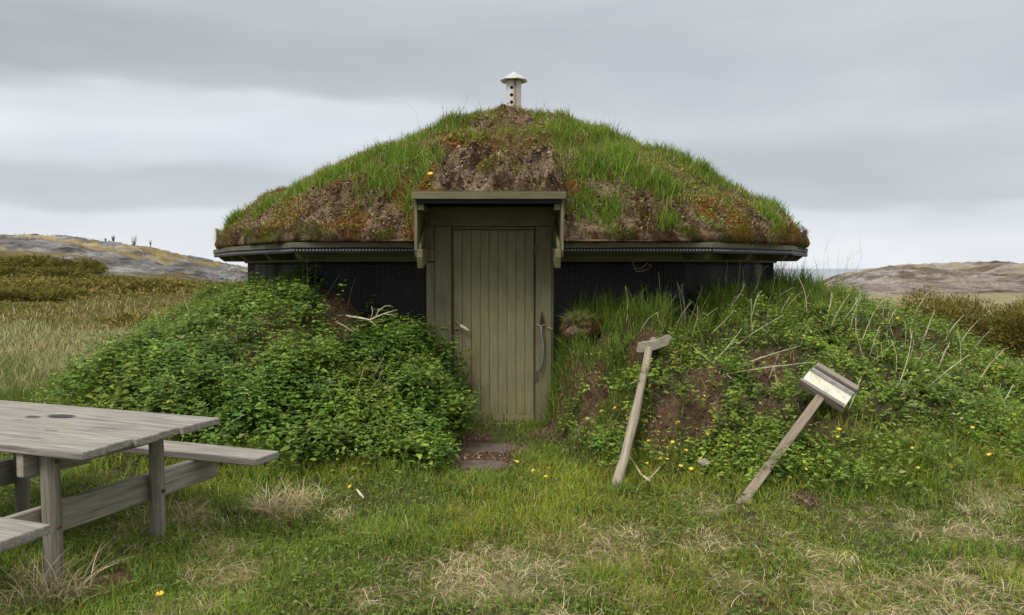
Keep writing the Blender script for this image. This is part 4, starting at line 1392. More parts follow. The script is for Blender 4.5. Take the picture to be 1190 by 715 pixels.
b0 = hit(710, 578, terrain, 4, 8); b0[2] -= .05
t0 = at(757, 400, 6.80)
ax = Vector(t0 - b0); L = ax.length
post = empty("leaning_post", tuple(b0)); post.rotation_mode = 'QUATERNION'
F = local_frame(None, ax, (1, 0, 0)); post.rotation_quaternion = F.to_quaternion()
tag(post, "thin round weathered post leaning on the mound with a split wooden wedge on top", "post")
g = MB(); q = np.linspace(0, 1, 14)
g.tube([(.012 * math.sin(4 * k), .008 * math.cos(5 * k), L * k) for k in q], [.037 - .004 * k + .002 * math.sin(k * 17) for k in q], 14, flat=.9)
g.build("pole", POSTM, parent=post, smooth=True, wob=.008)
g = MB()
g.tube([(.004, .01, L - .02), (.01, .01, L + .04), (.012, .0, L + .09)], [.026, .028, .022], 9)
g.build("post_end", POSTM, parent=post, wob=.01)
g = MB()  # wedge: split board, tapered at both ends, tilted up to the right
WM = weathered("split_wedge", (.44, .39, .31), (.24, .20, .15), axis=0)
Minv = F.inverted()
c0 = Vector(t0)
ev = [(-.140, -.062), (-.118, .022), (.02, .040), (.135, .092), (.158, .070), (.118, -.008), (.02, -.052), (-.09, -.074)]
ww0, ww1 = [], []
for (u, v) in ev:
    for lst, d in ((ww0, -.075), (ww1, -.012)):
        lst.append(g.bm.verts.new((Minv @ (Vector((u, d, v * .95)) + c0 - Vector(b0)))))
g.bm.faces.new(ww0); g.bm.faces.new(ww1[::-1])
for k in range(8): g.bm.faces.new((ww0[k], ww0[(k + 1) % 8], ww1[(k + 1) % 8], ww1[k]))
g.build("wedge", WM, parent=post, bevel=.003, wob=.02, wscale=14)

# right one: board with a trough shaped box at its end
b1 = hit(859, 586, terrain, 4, 8); b1[2] -= .02
t1 = at(953, 462, 5.72)
t1[2] = max(t1[2], T1(t1[0], t1[1]) + .10)
ax = Vector(t1 - b1); L = ax.length
fp = empty("fallen_box_post", tuple(b1)); fp.rotation_mode = 'QUATERNION'
zax = ax.normalized()
toc = (Vector((0, 0, EYE + .5)) - Vector(t1)).normalized()
nrm = (toc - zax * toc.dot(zax)).normalized()
xax = nrm.cross(zax) * -1
# local x along the box, y = facing away, z up the pole
yax = zax.cross(xax)
F = Matrix((xax, yax, zax)).transposed().to_4x4()
fp.rotation_quaternion = F.to_quaternion()
tag(fp, "flat weathered pole lying on the mound with an open white lined box on top", "post")
sgn = 1 if yax.dot(toc) > 0 else -1     # local direction that faces the viewer side
BXM = weathered("brown_grey_board", (.33, .27, .205), (.16, .115, .08), axis=2, lichen=.18)
BXX = weathered("box_rail", (.32, .28, .235), (.13, .11, .09), axis=0)
g = MB(); g.box(-.031, .031, -.018, .018, .0, L + .02)
g.build("pole", BXM, parent=fp, bevel=.006, subd=0)
def by(a, b): return sorted((a * sgn, b * sgn))
WHT, nt, p = mat("white_lining")
n1 = noise(nt, 22, 5, .7)
cr = ramp(nt, [(.40, (.72, .70, .60)), (.58, (.60, .56, .42)), (.70, (.36, .31, .20))], n1.outputs[0]); nt.links.new(cr.outputs[0], p.inputs["Base Color"])
bump(nt, p, n1.outputs[0], .5, .004)
y_a, y_b = by(.0, .012)
g = MB(); g.box(-.17, .17, y_a, y_b, L + .03, L + .175); g.build("lining", WHT, parent=fp, bevel=.002)
y_a, y_b = by(-.02, -.001)
g = MB(); g.box(-.175, .175, y_a, y_b, L + .0, L + .225); g.build("back_board", BXX, parent=fp, bevel=.004)
y_a, y_b = by(.0, .05)
g = MB(); g.box(-.18, .165, y_a, y_b, L - .004, L + .028); g.build("lower_rail", BXX, parent=fp, bevel=.006)
g = MB(); g.box(-.165, .175, *by(.0, .045), L + .177, L + .192); g.build("metal_rail", plain("grey_zinc", (.42, .42, .42), .45, .3, 30), parent=fp, bevel=.003)
g = MB(); g.box(-.155, .180, *by(.0, .075), L + .196, L + .245); g.build("upper_rail", BXX, parent=fp, bevel=.008, subd=0)

# ------------------------------------------------------------------ stepping stones, clod, pebbles
STM = plain("brown_flat_stone", (.105, .078, .062), .85, 0, 18, .45)
for i, (c_, ra, rb) in enumerate(STONES):
    g = MB(); nseg = 22
    zt = T1(*c_) + .02
    top_ = []; mid_ = []; bot_ = []
    for k in range(nseg):
        q = 2 * math.pi * k / nseg; rr_ = 1 + .18 * (vn(math.cos(q) * 2 + i * 7, math.sin(q) * 2, 401) - .5) * 2
        X = c_[0] + ra * rr_ * math.cos(q); Y = c_[1] + rb * rr_ * math.sin(q)
        top_.append(g.bm.verts.new((c_[0] + (X - c_[0]) * .93, c_[1] + (Y - c_[1]) * .93, zt))); mid_.append(g.bm.verts.new((X, Y, zt - .014))); bot_.append(g.bm.verts.new((X, Y, zt - .07)))
    g.bm.faces.new(top_); g.bm.faces.new(bot_[::-1])
    for A_, B_ in ((top_, mid_), (mid_, bot_)):
        for k in range(nseg): g.bm.faces.new((A_[k], A_[(k + 1) % nseg], B_[(k + 1) % nseg], B_[k]))
    o = g.build("flat_stone", STM, off=(c_[0], c_[1], zt - .04), wob=.012)
    tag(o, ["flat dark brown stone just below the door", "flat reddish brown stone on the lawn edge in front of the other"][i], "stone", "flat stones in front of the door")


def rock(name, label, p, size, m, cat="stone", seed=0, wob=.5):
    bm = bmesh.new(); bmesh.ops.create_icosphere(bm, subdivisions=4, radius=1)
    for v in bm.verts:
        d = v.co.normalized(); q = d * 1.6
        k = 1 + wob * (float(vn(q.x + seed, q.y + q.z * 1.3, 500 + seed)) - .5) + .15 * (float(vn(q.x * 3 + seed, q.y * 3 + q.z * 4, 520)) - .5) + .16 * (float(vn(q.x * 8 + q.z * 5 + seed, q.y * 8 - q.z * 6, 521)) - .5)
        v.co = Vector((d.x * k * size[0], d.y * k * size[1], d.z * k * size[2]))
    me = bpy.data.meshes.new(name); bm.to_mesh(me); bm.free(); me.materials.append(m)
    me.polygons.foreach_set("use_smooth", np.ones(len(me.polygons), bool))
    o = bpy.data.objects.new(name, me); COL.objects.link(o); o.location = p
    return tag(o, label, cat)


CLOD = plain("reddish_turf_clod", (.17, .105, .065), .95, 0, 40, .5)
cp_ = hit(675, 392, terrain, 5, 8); 
clod = rock("turf_clod", "reddish brown dry turf clod on the grassy bank right of the door", (cp_[0], cp_[1] - .05, cp_[2] + .07), (.18, .13, .10), CLOD, "clod", 13, .55)
s = Soup(); m_ = 5000; d_ = rng.normal(0, 1, (m_, 3)); d_ /= np.linalg.norm(d_, axis=1, keepdims=True)
P_ = d_ * np.array([.165, .115, .095]) + np.array(clod.location)
s.blades(P_, rng.uniform(.02, .06, m_), rng.uniform(.004, .008, m_), rng.uniform(0, 6.28, m_), rng.uniform(.5, 2.2, m_), palette(m_, [(.28, .18, .11), (.13, .08, .05), (.40, .29, .18)], [3, 3, 1.5], .35), 2, up=d_ * .5 + np.array([0, 0, .2]))
crumbs(s, P_[:2600] + d_[:2600] * .008, np.ones(2600, bool), .75)
tp_ = P_[(d_[:, 2] > .2)][:900]; k_ = len(tp_)
s.blades(tp_, rng.uniform(.05, .16, k_), rng.uniform(.004, .007, k_), rng.uniform(0, 6.28, k_), rng.uniform(.4, 1.6, k_), palette(k_, [(.13, .22, .03), (.20, .30, .05), (.50, .42, .24)], [3, 2, 2.5]), 3)
s.build("thatch", DRM, off=tuple(clod.location), parent=clod)
cc_ = hit(787, 386, terrain, 5, 8)
rock("pale_stone", "small pale stone on the right mound above the wedge topped post", (cc_[0], cc_[1], cc_[2] + .03), (.04, .035, .03), plain("pale_stone", (.42, .40, .38), .8), "stone", 5)
cc_ = hit(384, 458, terrain, 5, 8)
rock("grey_stone", "small grey stone among the leaves of the left mound", (cc_[0], cc_[1] - .05, cc_[2] + .09), (.035, .03, .03), plain("grey_stone", (.16, .155, .15), .8), "stone", 8)

# bent metal bar tied to the right door jamb
pb = at(629, 402, 7.70)
bar = empty("bent_metal_bar", (pb[0], 7.70, pb[2]))
tag(bar, "curved grey metal bar with a rusty point tied upright to the right door jamb", "metal bar")
g = MB()
L_ = [(at(px_, py_, 7.70)) for px_, py_ in [(629, 378), (629.5, 384), (631, 395), (632, 405), (631.5, 415), (630, 424), (628, 432)]]
for a_, b_ in zip(L_, L_[1:]):
    pass
g.tube([Vector(v) - Vector((pb[0], 7.70, pb[2])) for v in L_], [.013, .014, .0145, .0145, .014, .013, .012], 8, flat=.55)
g.build("bar", plain("grey_steel", (.33, .34, .36), .38, .6, 40), parent=bar, smooth=True)
g = MB(); A3 = [at(px_, py_, 7.715) for px_, py_ in [(629.5, 361), (633, 377), (631, 380), (627.5, 378), (627.5, 374)]]
g.prism([(v[0] - pb[0], v[2] - pb[2]) for v in A3], 1, .008, .020)
g.build("point", plain("dark_rust", (.045, .022, .015), .8, .2, 50), parent=bar)
g = MB()
zs = at(629, 378, 7.7)[2] - pb[2]
g.tube([(-.045, .022, zs + .01), (-.03, -.012, zs), (.0, -.018, zs - .004), (.03, -.012, zs + .004), (.06, .02, zs - .02), (.11, -.02, zs - .035)], .0035, 6)
g.build("cord", plain("pale_cord", (.42, .38, .27), .8), parent=bar)

# wire loop hanging from the eave
g = MB()
pts = [at(px_, py_, 7.5) for px_, py_ in [(752, 288), (751, 296), (748, 303), (740, 301), (735, 306), (738, 312), (745, 312), (752, 306), (757, 309), (751, 314), (741, 316), (736, 311)]]
g.tube(pts, .004, 6)
pc_ = pts[0]
o = g.build("wire_loop", plain("brown_wire", (.22, .17, .11), .7), off=tuple(pc_), smooth=True)
tag(o, "thin brown wire loop hanging below the right eave in front of the black wall", "wire")


# ------------------------------------------------------------------ stalks
STK = plain("pale_stalk", (.60, .52, .36), .8, 0, 30, .2)
STB = plain("brown_stalk", (.30, .23, .15), .8, 0, 30, .2)


def stalk(name, label, group, a, b, r=.0035, bow=.06, m=STK, twigs=0, cat="dry stalk"):
    a = Vector(a); b = Vector(b); g = MB()
    side = Vector((random.uniform(-1, 1), random.uniform(-1, 1), random.uniform(.1, .6))).normalized() * (b - a).length * bow
    pts = [(a.lerp(b, k / 6) + side * math.sin(math.pi * k / 6)) for k in range(7)]
    g.tube(pts, [r * (1 - .6 * k / 6) for k in range(7)], 5)
    for _ in range(twigs):
        k = random.randint(2, 6); p0 = pts[k]; ln = (b - a).length * random.uniform(.10, .28)
        d = ((b - a).normalized() + Vector((random.uniform(-1, 1), random.uniform(-1, 1), random.uniform(-.2, 1))) * .9).normalized()
        g.tube([p0, p0 + d * ln * .5 + Vector((0, 0, .01)), p0 + d * ln], [r * .5, r * .4, r * .25], 4)
    o = g.build(name, m, off=tuple(a), smooth=True)
    return tag(o, label, cat, group)


def px_stalks(L, depth, name, label, group, **kw):
    for (x0_, y0_, x1_, y1_) in L:
        b_ = ghit(x0_, y0_, .06)
        d = b_[1] if depth is None else depth
        if depth is not None: b_ = at(x0_, y0_, depth)
        e_ = at(x1_, y1_, max(3.0, d + random.uniform(-.12, .12)))
        g_ = T1(e_[0], e_[1])
        if e_[2] < g_ + .05:   # keep the far end above the ground
            dd = d
            for _ in range(40):
                dd -= .05; e_ = at(x1_, y1_, dd)
                if e_[2] > T1(e_[0], e_[1]) + .08: break
        stalk(name, label, group, b_, e_, **kw)


px_stalks([(848, 352, 846, 302), (856, 350, 861, 298), (866, 352, 862, 306), (877, 352, 885, 303), (884, 352, 881, 310), (893, 355, 900, 322), (901, 352, 913, 306),
           (842, 372, 866, 330), (868, 360, 884, 318), (910, 352, 906, 330), (797, 358, 788, 330), (806, 358, 826, 340), (775, 366, 780, 342), (745, 362, 744, 338), (922, 350, 921, 318)],
          None, "dry_grass_stalk", "upright pale dead grass stalk in front of the right black wall", "dead stalks before the right wall", r=.004, twigs=1)
px_stalks([(812, 424, 860, 489), (829, 421, 862, 382), (844, 412, 911, 366), (841, 437, 947, 421), (820, 445, 930, 402), (800, 400, 850, 440), (893, 445, 905, 412), (905, 455, 900, 425), (770, 540, 753, 558),
           (905, 405, 884, 380), (1043, 452, 1060, 386), (1052, 430, 1062, 395), (1010, 420, 1022, 380), (1071, 402, 1086, 361), (1077, 453, 1127, 412), (1116, 400, 1137, 372),
           (1138, 447, 1168, 405), (1000, 402, 1016, 362), (960, 372, 966, 340), (988, 385, 1001, 345), (1090, 432, 1104, 398), (1130, 410, 1150, 385), (1158, 468, 1163, 446), (1166, 470, 1178, 447),
           (1025, 372, 1034, 340), (1060, 372, 1078, 340), (1045, 470, 1058, 440), (905, 372, 918, 345), (985, 480, 1000, 440), (1098, 402, 1120, 366)],
          None, "dead_stalk", "long thin straw coloured dead stalk leaning over the green right mound", "dead stalks on the right mound", r=.0048, twigs=1, bow=.05)
rs = random.Random(5)
more = []
for _ in range(46):
    bx0 = rs.choice([rs.uniform(655, 905), rs.uniform(905, 1120), rs.uniform(760, 900)]); by0 = (355 if bx0 < 905 else 355 + (bx0 - 905) * .30) + rs.uniform(-4, 45)
    more.append((bx0, by0, bx0 + rs.uniform(-12, 30), by0 - rs.uniform(18, 48)))
px_stalks(more, None, "grass_stem", "fine pale dead grass stem among the green tufts on top of the right mound", "fine dead grass stems on the right mound", r=.0038, bow=.09)
px_stalks([(288, 330, 289, 305), (305, 332, 305, 288), (318, 332, 317, 298), (341, 334, 337, 306), (345, 336, 350, 305), (359, 345, 358, 280), (367, 345, 373, 330), (404, 355, 413, 322), (352, 345, 353, 308), (375, 350, 395, 318)],
          None, "brown_stalk", "thin brown dead stalk rising in front of the left wall", "dead stalks before the left wall", r=.003, m=STB, bow=.03)
px_stalks([(430, 465, 445, 430), (428, 455, 446, 415), (410, 468, 422, 430), (240, 520, 283, 482), (262, 500, 268, 478), (345, 480, 347, 470), (222, 370, 212, 335), (186, 395, 178, 360), (432, 470, 470, 440)],
          None, "left_stalk", "thin pale dead stalk among the nettles of the left mound", "dead stalks on the left mound", r=.003, bow=.05)
px_stalks([(945, 330, 958, 292), (950, 330, 946, 300), (955, 330, 975, 288), (962, 332, 985, 296), (970, 332, 992, 285), (978, 333, 1001, 300), (966, 330, 960, 285), (985, 334, 990, 305), (938, 326, 936, 300)],
          None, "bare_twig", "fine bare brown twig standing beyond the right corner of the hut", "bare twigs right of the hut", r=.0035, m=STB, twigs=3, cat="twig")
px_stalks([(1073, 352, 1070, 325)], None, "bare_twig", "single tall bare twig against the far rocks right of the hut", None, r=.004, m=STB, twigs=2, cat="twig")


# stalks on the roof skyline
for (x0_, y0_, x1_, y1_) in [(515, 150, 513, 118), (520, 150, 519, 125), (535, 142, 543, 116), (505, 145, 483, 130), (560, 132, 556, 118), (620, 130, 623, 108), (617, 128, 612, 116), (628, 135, 634, 118),
                             (330, 235, 330, 212), (303, 250, 299, 232), (700, 145, 702, 130), (712, 146, 715, 130), (465, 165, 468, 150), (560, 130, 566, 120), (395, 195, 394, 180), (279, 262, 274, 248)]:
    b_ = hit(x0_, y0_, roof_top, 7, 13.5); e_ = at(x1_, y1_, b_[1])
    stalk("roof_stalk", "fine dry grass stalk sticking up from the turf roof", "dry stalks on the roof", b_, e_, r=.0035, m=STB, twigs=2)

# dead branch by the left wall
g = MB()
def BP(px_, py_, d=7.25): return Vector(at(px_, py_, d))
g.tube([BP(402, 367, 7.4), BP(415, 369), BP(425, 371), BP(430, 372), BP(438, 368), BP(448, 364), BP(462, 360)], [.009, .010, .009, .008, .006, .004, .002], 6)
g.tube([BP(428, 371), BP(434, 376), BP(440, 380)], [.006, .005, .003], 5)
g.tube([BP(436, 369), BP(440, 361), BP(447, 356), BP(455, 355)], [.005, .004, .003, .0015], 5)
g.tube([BP(431, 371), BP(433, 363), BP(432, 356)], [.004, .003, .0015], 5)
g.tube([BP(446, 365), BP(455, 366), BP(462, 369)], [.004, .003, .0015], 5)
o = g.build("dead_branch", STK, off=tuple(BP(415, 369)), smooth=True)
tag(o, "bare forked dead branch poking out before the left black wall", "branch")
g = MB(); g.tube([BP(390, 374, 7.2), BP(400, 379, 7.1), BP(412, 387, 7.05)], [.008, .009, .007], 6)
o = g.build("dry_stick", STB, off=tuple(BP(400, 379, 7.1)), smooth=True); tag(o, "short brown stick lying on the earth at the top of the left mound", "stick")
b_ = hit(735, 540, terrain, 4, 8)
g = MB(); q_ = [hit(px_, py_, terrain, 4, 8) + np.array([0, 0, .05]) for px_, py_ in [(729, 535), (738, 548), (745, 560), (755, 568)]]
g.tube(q_, [.006, .007, .008, .009], 6); o = g.build("fallen_twig", STK, off=tuple(q_[0]), smooth=True); tag(o, "crooked pale twig on the grass right of the wedge topped post's foot", "twig")
g = MB(); q_ = [hit(px_, py_, terrain, 3, 8) + np.array([0, 0, .05]) for px_, py_ in [(415, 578), (419, 584), (423, 589)]]
g.tube(q_, [.004, .008, .003], 6); o = g.build("white_chip", plain("white_chip", (.62, .58, .48), .7), off=tuple(q_[0])); tag(o, "small white wood chip on the lawn below the left mound", "wood chip")
g = MB(); c_ = hit(818, 549, terrain, 4, 8); g.box(-.045, .045, -.03, .03, -.008, .008, M=Matrix.Translation((c_[0], c_[1], c_[2] + .07)) @ Matrix.Rotation(.7, 4, 'Z') @ Matrix.Rotation(.5, 4, 'X'))
o = g.build("pale_board_scrap", WM, off=(c_[0], c_[1], c_[2] + .07), bevel=.003, wob=.01); tag(o, "small pale scrap of board in the grass between the two leaning posts", "scrap")

# ------------------------------------------------------------------ yellow flowers
FY, nt, p = mat("yellow_petal")
p.inputs["Base Color"].default_value = (.80, .52, .02, 1); p.inputs["Roughness"].default_value = .5
n1 = noise(nt, 60, 2, .5); cr = ramp(nt, [(.3, (.78, .46, .015)), (.7, (.88, .66, .04))], n1.outputs[0]); nt.links.new(cr.outputs[0], p.inputs["Base Color"])
FS = plain("flower_stem", (.09, .15, .035), .6)


def make_flower(r):
    root = empty("yellow_flower", (0, 0, 0))
    g = MB(); g.tube([(0, 0, -.12), (.006, .004, -.05), (0, 0, 0)], [.0018, .0016, .0016], 5); st = g.build("stem", FS, parent=root)
    g = MB()
    for k in range(6):
        q = 2 * math.pi * k / 6
        def P_(rr, dq, zz): return g.bm.verts.new((rr * math.cos(q + dq), rr * math.sin(q + dq), zz))
        c0_ = g.bm.verts.new((0, 0, .002))
        a_, b_, c_, d_ = P_(r * .6, -.42, .006), P_(r * 1.0, -.30, .010), P_(r * 1.0, .30, .010), P_(r * .6, .42, .006)
        g.bm.faces.new((c0_, a_, b_, c_, d_))
    bl = g.build("petals", FY, parent=root)
    return root, [st, bl]


def dup(root, ch):
    c = root.copy(); COL.objects.link(c)
    for q in ch:
        d = q.copy(); COL.objects.link(d); d.parent = c
    return c


FL = {
    ("small yellow flower growing on the right mound between the two leaning posts", "yellow flowers between the posts"):
        [(754, 513), (758, 525), (771, 514), (782, 515), (801, 515), (768, 536), (775, 536), (791, 543), (803, 546), (829, 525), (821, 508), (797, 526), (798, 533), (821, 454), (818, 463), (830, 490), (891, 476), (889, 482),
         (788, 496), (765, 505), (805, 462), (810, 500), (840, 512), (776, 522), (815, 535), (845, 545), (752, 540)],
    ("small yellow flower growing low at the foot of the mound right of the door", "yellow flowers right of the door"):
        [(620, 548), (637, 545), (613, 541), (600, 538), (634, 555), (709, 490), (668, 503), (715, 476), (605, 556)],
    ("small yellow flower growing on the right mound beyond the post with the box", "yellow flowers on the far right"):
        [(953, 516), (973, 510), (936, 547), (1022, 402), (1030, 378), (1043, 380), (1060, 523), (1067, 545), (1150, 530), (1130, 500), (1010, 440), (1080, 480), (990, 530), (1015, 395), (920, 535), (1160, 505), (975, 500), (1105, 545)],
    ("small yellow flower in the grass at the foot of the left mound", "yellow flowers left"):
        [(465, 556), (407, 567), (461, 549), (470, 563), (462, 500), (388, 430)],
    ("small yellow flower in the grass near the picnic table", "yellow flowers by the table"): [(186, 694), (106, 462), (95, 470)],
}
first = True
root, ch = make_flower(.017)
for (lab, grp), pl in FL.items():
    for (px_, py_) in pl:
        o = root if first else dup(root, ch); first = False
        hh_ = .13 if py_ < 600 else .06
        w_ = hit(px_, py_, lambda x, y: terrain(x, y) + hh_, 3, 12)
        o.location = (w_[0], w_[1], w_[2]); s_ = random.uniform(.65, 1.1); o.scale = (s_, s_, s_)
        o.rotation_euler = (random.uniform(.0, .7), random.uniform(-.3, .3), random.uniform(0, 6))
        tag(o, lab, "flower", grp)
o = dup(root, ch); w_ = hit(500, 206, lambda x, y: roof_top(x, y) + .08, 7, 12); o.location = tuple(w_); o.scale = (1.5,) * 3; o.rotation_euler = (.6, 0, 0)
o["label"] = "single yellow dandelion flower on the turf roof left of the canopy"; o["category"] = "flower"; del o["group"]


# ------------------------------------------------------------------ bushes
def bush(name, label, c, rx, ry, h, nleaf, cols, w, group=None, spray=.16, cat="bush"):
    root = empty(name, (c[0], c[1], c[2]))
    tag(root, label, cat, group)
    s = Soup()
    # sprays spread over several overlapping uneven lobes
    nl = 16
    lob = np.c_[rng.uniform(-.75, .75, nl) * rx, rng.uniform(-.75, .75, nl) * ry, rng.uniform(.0, .35, nl) * h]
    lr = rng.uniform(.25, .50, nl)
    k = rng.integers(0, nl, nleaf)
    d = rng.normal(0, 1, (nleaf, 3)); d /= np.linalg.norm(d, axis=1, keepdims=True)
    rad_ = rng.uniform(.55, 1.0, nleaf) ** .6
    P = lob[k] + d * rad_[:, None] * lr[k][:, None] * np.array([rx, ry, h * 1.35])
    P += np.array(c)
    g_ = terrain(P[:, 0], P[:, 1]); P[:, 2] = np.maximum(P[:, 2], g_ + rng.uniform(.02, .2, nleaf))
    D = d * np.array([1, 1, .5]) + np.array([0, 0, .35]) + rng.normal(0, .35, (nleaf, 3))
    Lf = spray * rng.uniform(.6, 1.3, nleaf)
    s.leaves(P, D, rng.normal(0, 1, (nleaf, 3)) + np.array([0, 0, .5]), Lf, Lf * rng.uniform(.16, .30, nleaf), palette(nleaf, cols, w, .25), .12)
    s.build("foliage", DRM, off=tuple(c), parent=root)
    g = MB()
    for _ in range(9):
        q = random.uniform(0, 6.28); e = Vector((math.cos(q) * rx * .7, math.sin(q) * ry * .7, h * random.uniform(.5, .8)))
        g.tube([(0, 0, -.1), e * .5 + Vector((0, 0, .05)), e], [.03, .02, .008], 5)
    o = g.build("branches", STB, parent=root)
    return root


JUN = [(.19, .17, .040), (.13, .14, .034), (.25, .18, .05), (.07, .08, .026), (.30, .22, .07)]
for (px_, py_, d, rx_, ry_, h_, lab) in [
        (1105, 395, 14.6, 1.2, .9, 1.30, "olive green juniper bush on the right, nearest the grassy mound"),
        (1165, 400, 14.2, 1.3, .9, 1.30, "spreading olive juniper bush at the right edge of the photo"),
        (1080, 365, 16.5, 1.2, .9, 1.0, "brownish juniper bush behind the other two on the right")]:
    c_ = at(px_, py_, d); z_ = T1(c_[0], d)
    bush("juniper_bush", lab, (c_[0], d, z_), rx_, ry_, h_, 42000, JUN, [4, 3, 2, 2, 1], "juniper bushes on the right", .065)
for i, (px_, d, rx_, ry_, h_, lab) in enumerate([
        (15, 38, 2.4, 1.6, 1.2, "dark juniper bush on the left hillside at the photo's left edge"),
        (88, 37, 2.1, 1.4, 1.35, "dark green juniper bush beside the grey rock slab on the left hillside"),
        (55, 34, 2.0, 1.5, .8, "low olive juniper bush on the left hillside between two darker ones"),
        (140, 30, 1.6, 1.2, .6, "low brown green juniper bush in the middle of the left heath"),
        (30, 26, 1.9, 1.3, .7, "broad olive juniper bush low on the left slope"),
        (190, 31, 1.5, 1.2, .55, "small juniper bush on the left heath nearest the hut")]):
    x_ = (px_ - 595) / 925 * d
    bush("hill_juniper", lab, (x_, d, T1(x_, d)), rx_ * .9, ry_, h_ * .55, 12000, JUN, [3, 4, 1.5, 3, .5], "juniper bushes on the left hillside", .15)

# skyline shrubs on the left hill
for i, (px_, h_, lab, nb_) in enumerate([(124, .35, "tiny bare shrub on the left hill skyline, leftmost one", 14), (133, .55, "dense bare shrub on the left hill skyline, second from left", 30), (141, .4, "low bare shrub in the middle of the left hill skyline", 20),
                                    (157, 1.0, "tallest thin bare sapling on the left hill skyline", 26), (176, .6, "leaning bare sapling on the left hill skyline, nearest the hut", 10)]):
    d = 68.0; x_ = (px_ - 595) / 925 * d; z_ = T1(x_, d); g = MB()
    for _ in range(nb_ * 2):
        q = random.uniform(0, 6.28); ln = h_ * random.uniform(.45, 1.0); sp_ = .28 if nb_ > 12 else .15
        a_ = Vector((0, 0, h_ * random.uniform(-.1, .45)))
        g.tube([a_, a_ + Vector((math.cos(q) * ln * sp_ * .5, math.sin(q) * .1, ln * .4)), a_ + Vector((math.cos(q) * ln * sp_, math.sin(q) * .2, ln * .75))], [.009, .007, .004], 4)
    g.tube([(0, 0, -.3), (.03, 0, h_ * .5), (.05, 0, h_)], [.03, .022, .01], 5)
    o = g.build("bare_shrub", plain("bare_bark", (.16, .14, .11), .9)); o.location = (x_, d, z_)
    tag(o, lab, "shrub", "bare shrubs on the left skyline")
d = 22; x_ = (1130 - 595) / 925 * d; g = MB()
for _ in range(22):
    q = random.uniform(0, 6.28); ln = random.uniform(.25, .6); a_ = Vector((0, 0, random.uniform(0.1, .8)))
    g.tube([a_, a_ + Vector((math.cos(q) * ln * .3, math.sin(q) * ln * .3, ln * .4)), a_ + Vector((math.cos(q) * ln * .5, math.sin(q) * ln * .5, ln * .8))], [.012, .009, .005], 4)
g.tube([(0, 0, -.2), (.05, 0, .5), (.1, 0, 1.1)], [.03, .02, .008], 5)
o = g.build("bare_shrub", plain("bare_bark_near", (.10, .085, .06), .9)); o.location = (x_, d, T1(x_, d)); tag(o, "small leafless shrub standing behind the right juniper bushes", "shrub")

# ------------------------------------------------------------------ vegetation calls
lawn(); straw()
nettles("nettle_patch", "dense dark green nettles covering the mound left of the door", nettle_density, 34000, -6.5, -.3, 5.0, 10.5, 1.05, 1.02)
nettles("ground_elder_patch", "leafy green weeds growing over the mound right of the door", lambda x, y: right_density(x, y) * (1 - .9 * np.exp(-((np.degrees(np.arctan2(x - HC[0], HC[1] - y)) - 9) / 6) ** 2) * sst(.95 - wdist(x, y), 0, .2)) * (.12 + .88 * sst(fbm(x * 1.1, y * 1.1, 151, 3), .46, .60)) * sst(berm(x, y)[1], .12, .35),
        22000, .2, 8.0, 4.8, 11, .62, .72, [(.105, .19, .03), (.155, .255, .045), (.07, .14, .026), (.20, .29, .065)], (4, 4, 2, 1.5), 6)
herb_leaves(); mound_grass(); litter(); field(); heath()

# ------------------------------------------------------------------ sky and sun
W = bpy.data.worlds.new("World"); SC.world = W; W.use_nodes = True
nt = W.node_tree; nt.nodes.clear()
out = nt.nodes.new("ShaderNodeOutputWorld")
SUN_EL, SUN_AZ = math.radians(52), math.radians(215)   # behind the camera, to the left
sky = nt.nodes.new("ShaderNodeTexSky"); sky.sky_type = 'NISHITA'; sky.sun_disc = False
sky.sun_elevation = SUN_EL; sky.sun_rotation = SUN_AZ
bg1 = nt.nodes.new("ShaderNodeBackground"); bg1.inputs[1].default_value = .08
nt.links.new(sky.outputs[0], bg1.inputs[0])
tc = nt.nodes.new("ShaderNodeTexCoord"); sep = nt.nodes.new("ShaderNodeSeparateXYZ"); nt.links.new(tc.outputs["Generated"], sep.inputs[0])
# azimuth-like and elevation-like coordinates: x/y and z/|xy|
def math_(op, a, b=None, c=None):
    m = nt.nodes.new("ShaderNodeMath"); m.operation = op
    for i, v in enumerate((a, b, c)):
        if v is None: continue
        if isinstance(v, (int, float)): m.inputs[i].default_value = v
        else: nt.links.new(v, m.inputs[i])
    return m.outputs[0]
az_ = math_('ARCTAN2', sep.outputs[0], sep.outputs[1])
el_ = math_('ARCSINE', sep.outputs[2])
cmb = nt.nodes.new("ShaderNodeCombineXYZ")
nt.links.new(az_, cmb.inputs[0]); nt.links.new(math_('MULTIPLY', el_, 4.0), cmb.inputs[1])
def skynoise(scale, detail, off):
    mp = nt.nodes.new("ShaderNodeMapping"); mp.inputs["Location"].default_value = off
    nt.links.new(cmb.outputs[0], mp.inputs[0])
    n = N(nt, "ShaderNodeTexNoise", Scale=scale, Detail=detail, Roughness=.5); nt.links.new(mp.outputs[0], n.inputs["Vector"]); return n.outputs[0]
nw = skynoise(2.2, 3, (1, 2, 0)); nf = skynoise(6, 5, (5, 1, 0)); ne = skynoise(2.6, 6, (9.3, 4, 0))
e1 = math_('MULTIPLY_ADD', math_('SUBTRACT', nw, .5), .075, el_)
e1 = math_('MULTIPLY_ADD', math_('SUBTRACT', nf, .5), .045, e1)
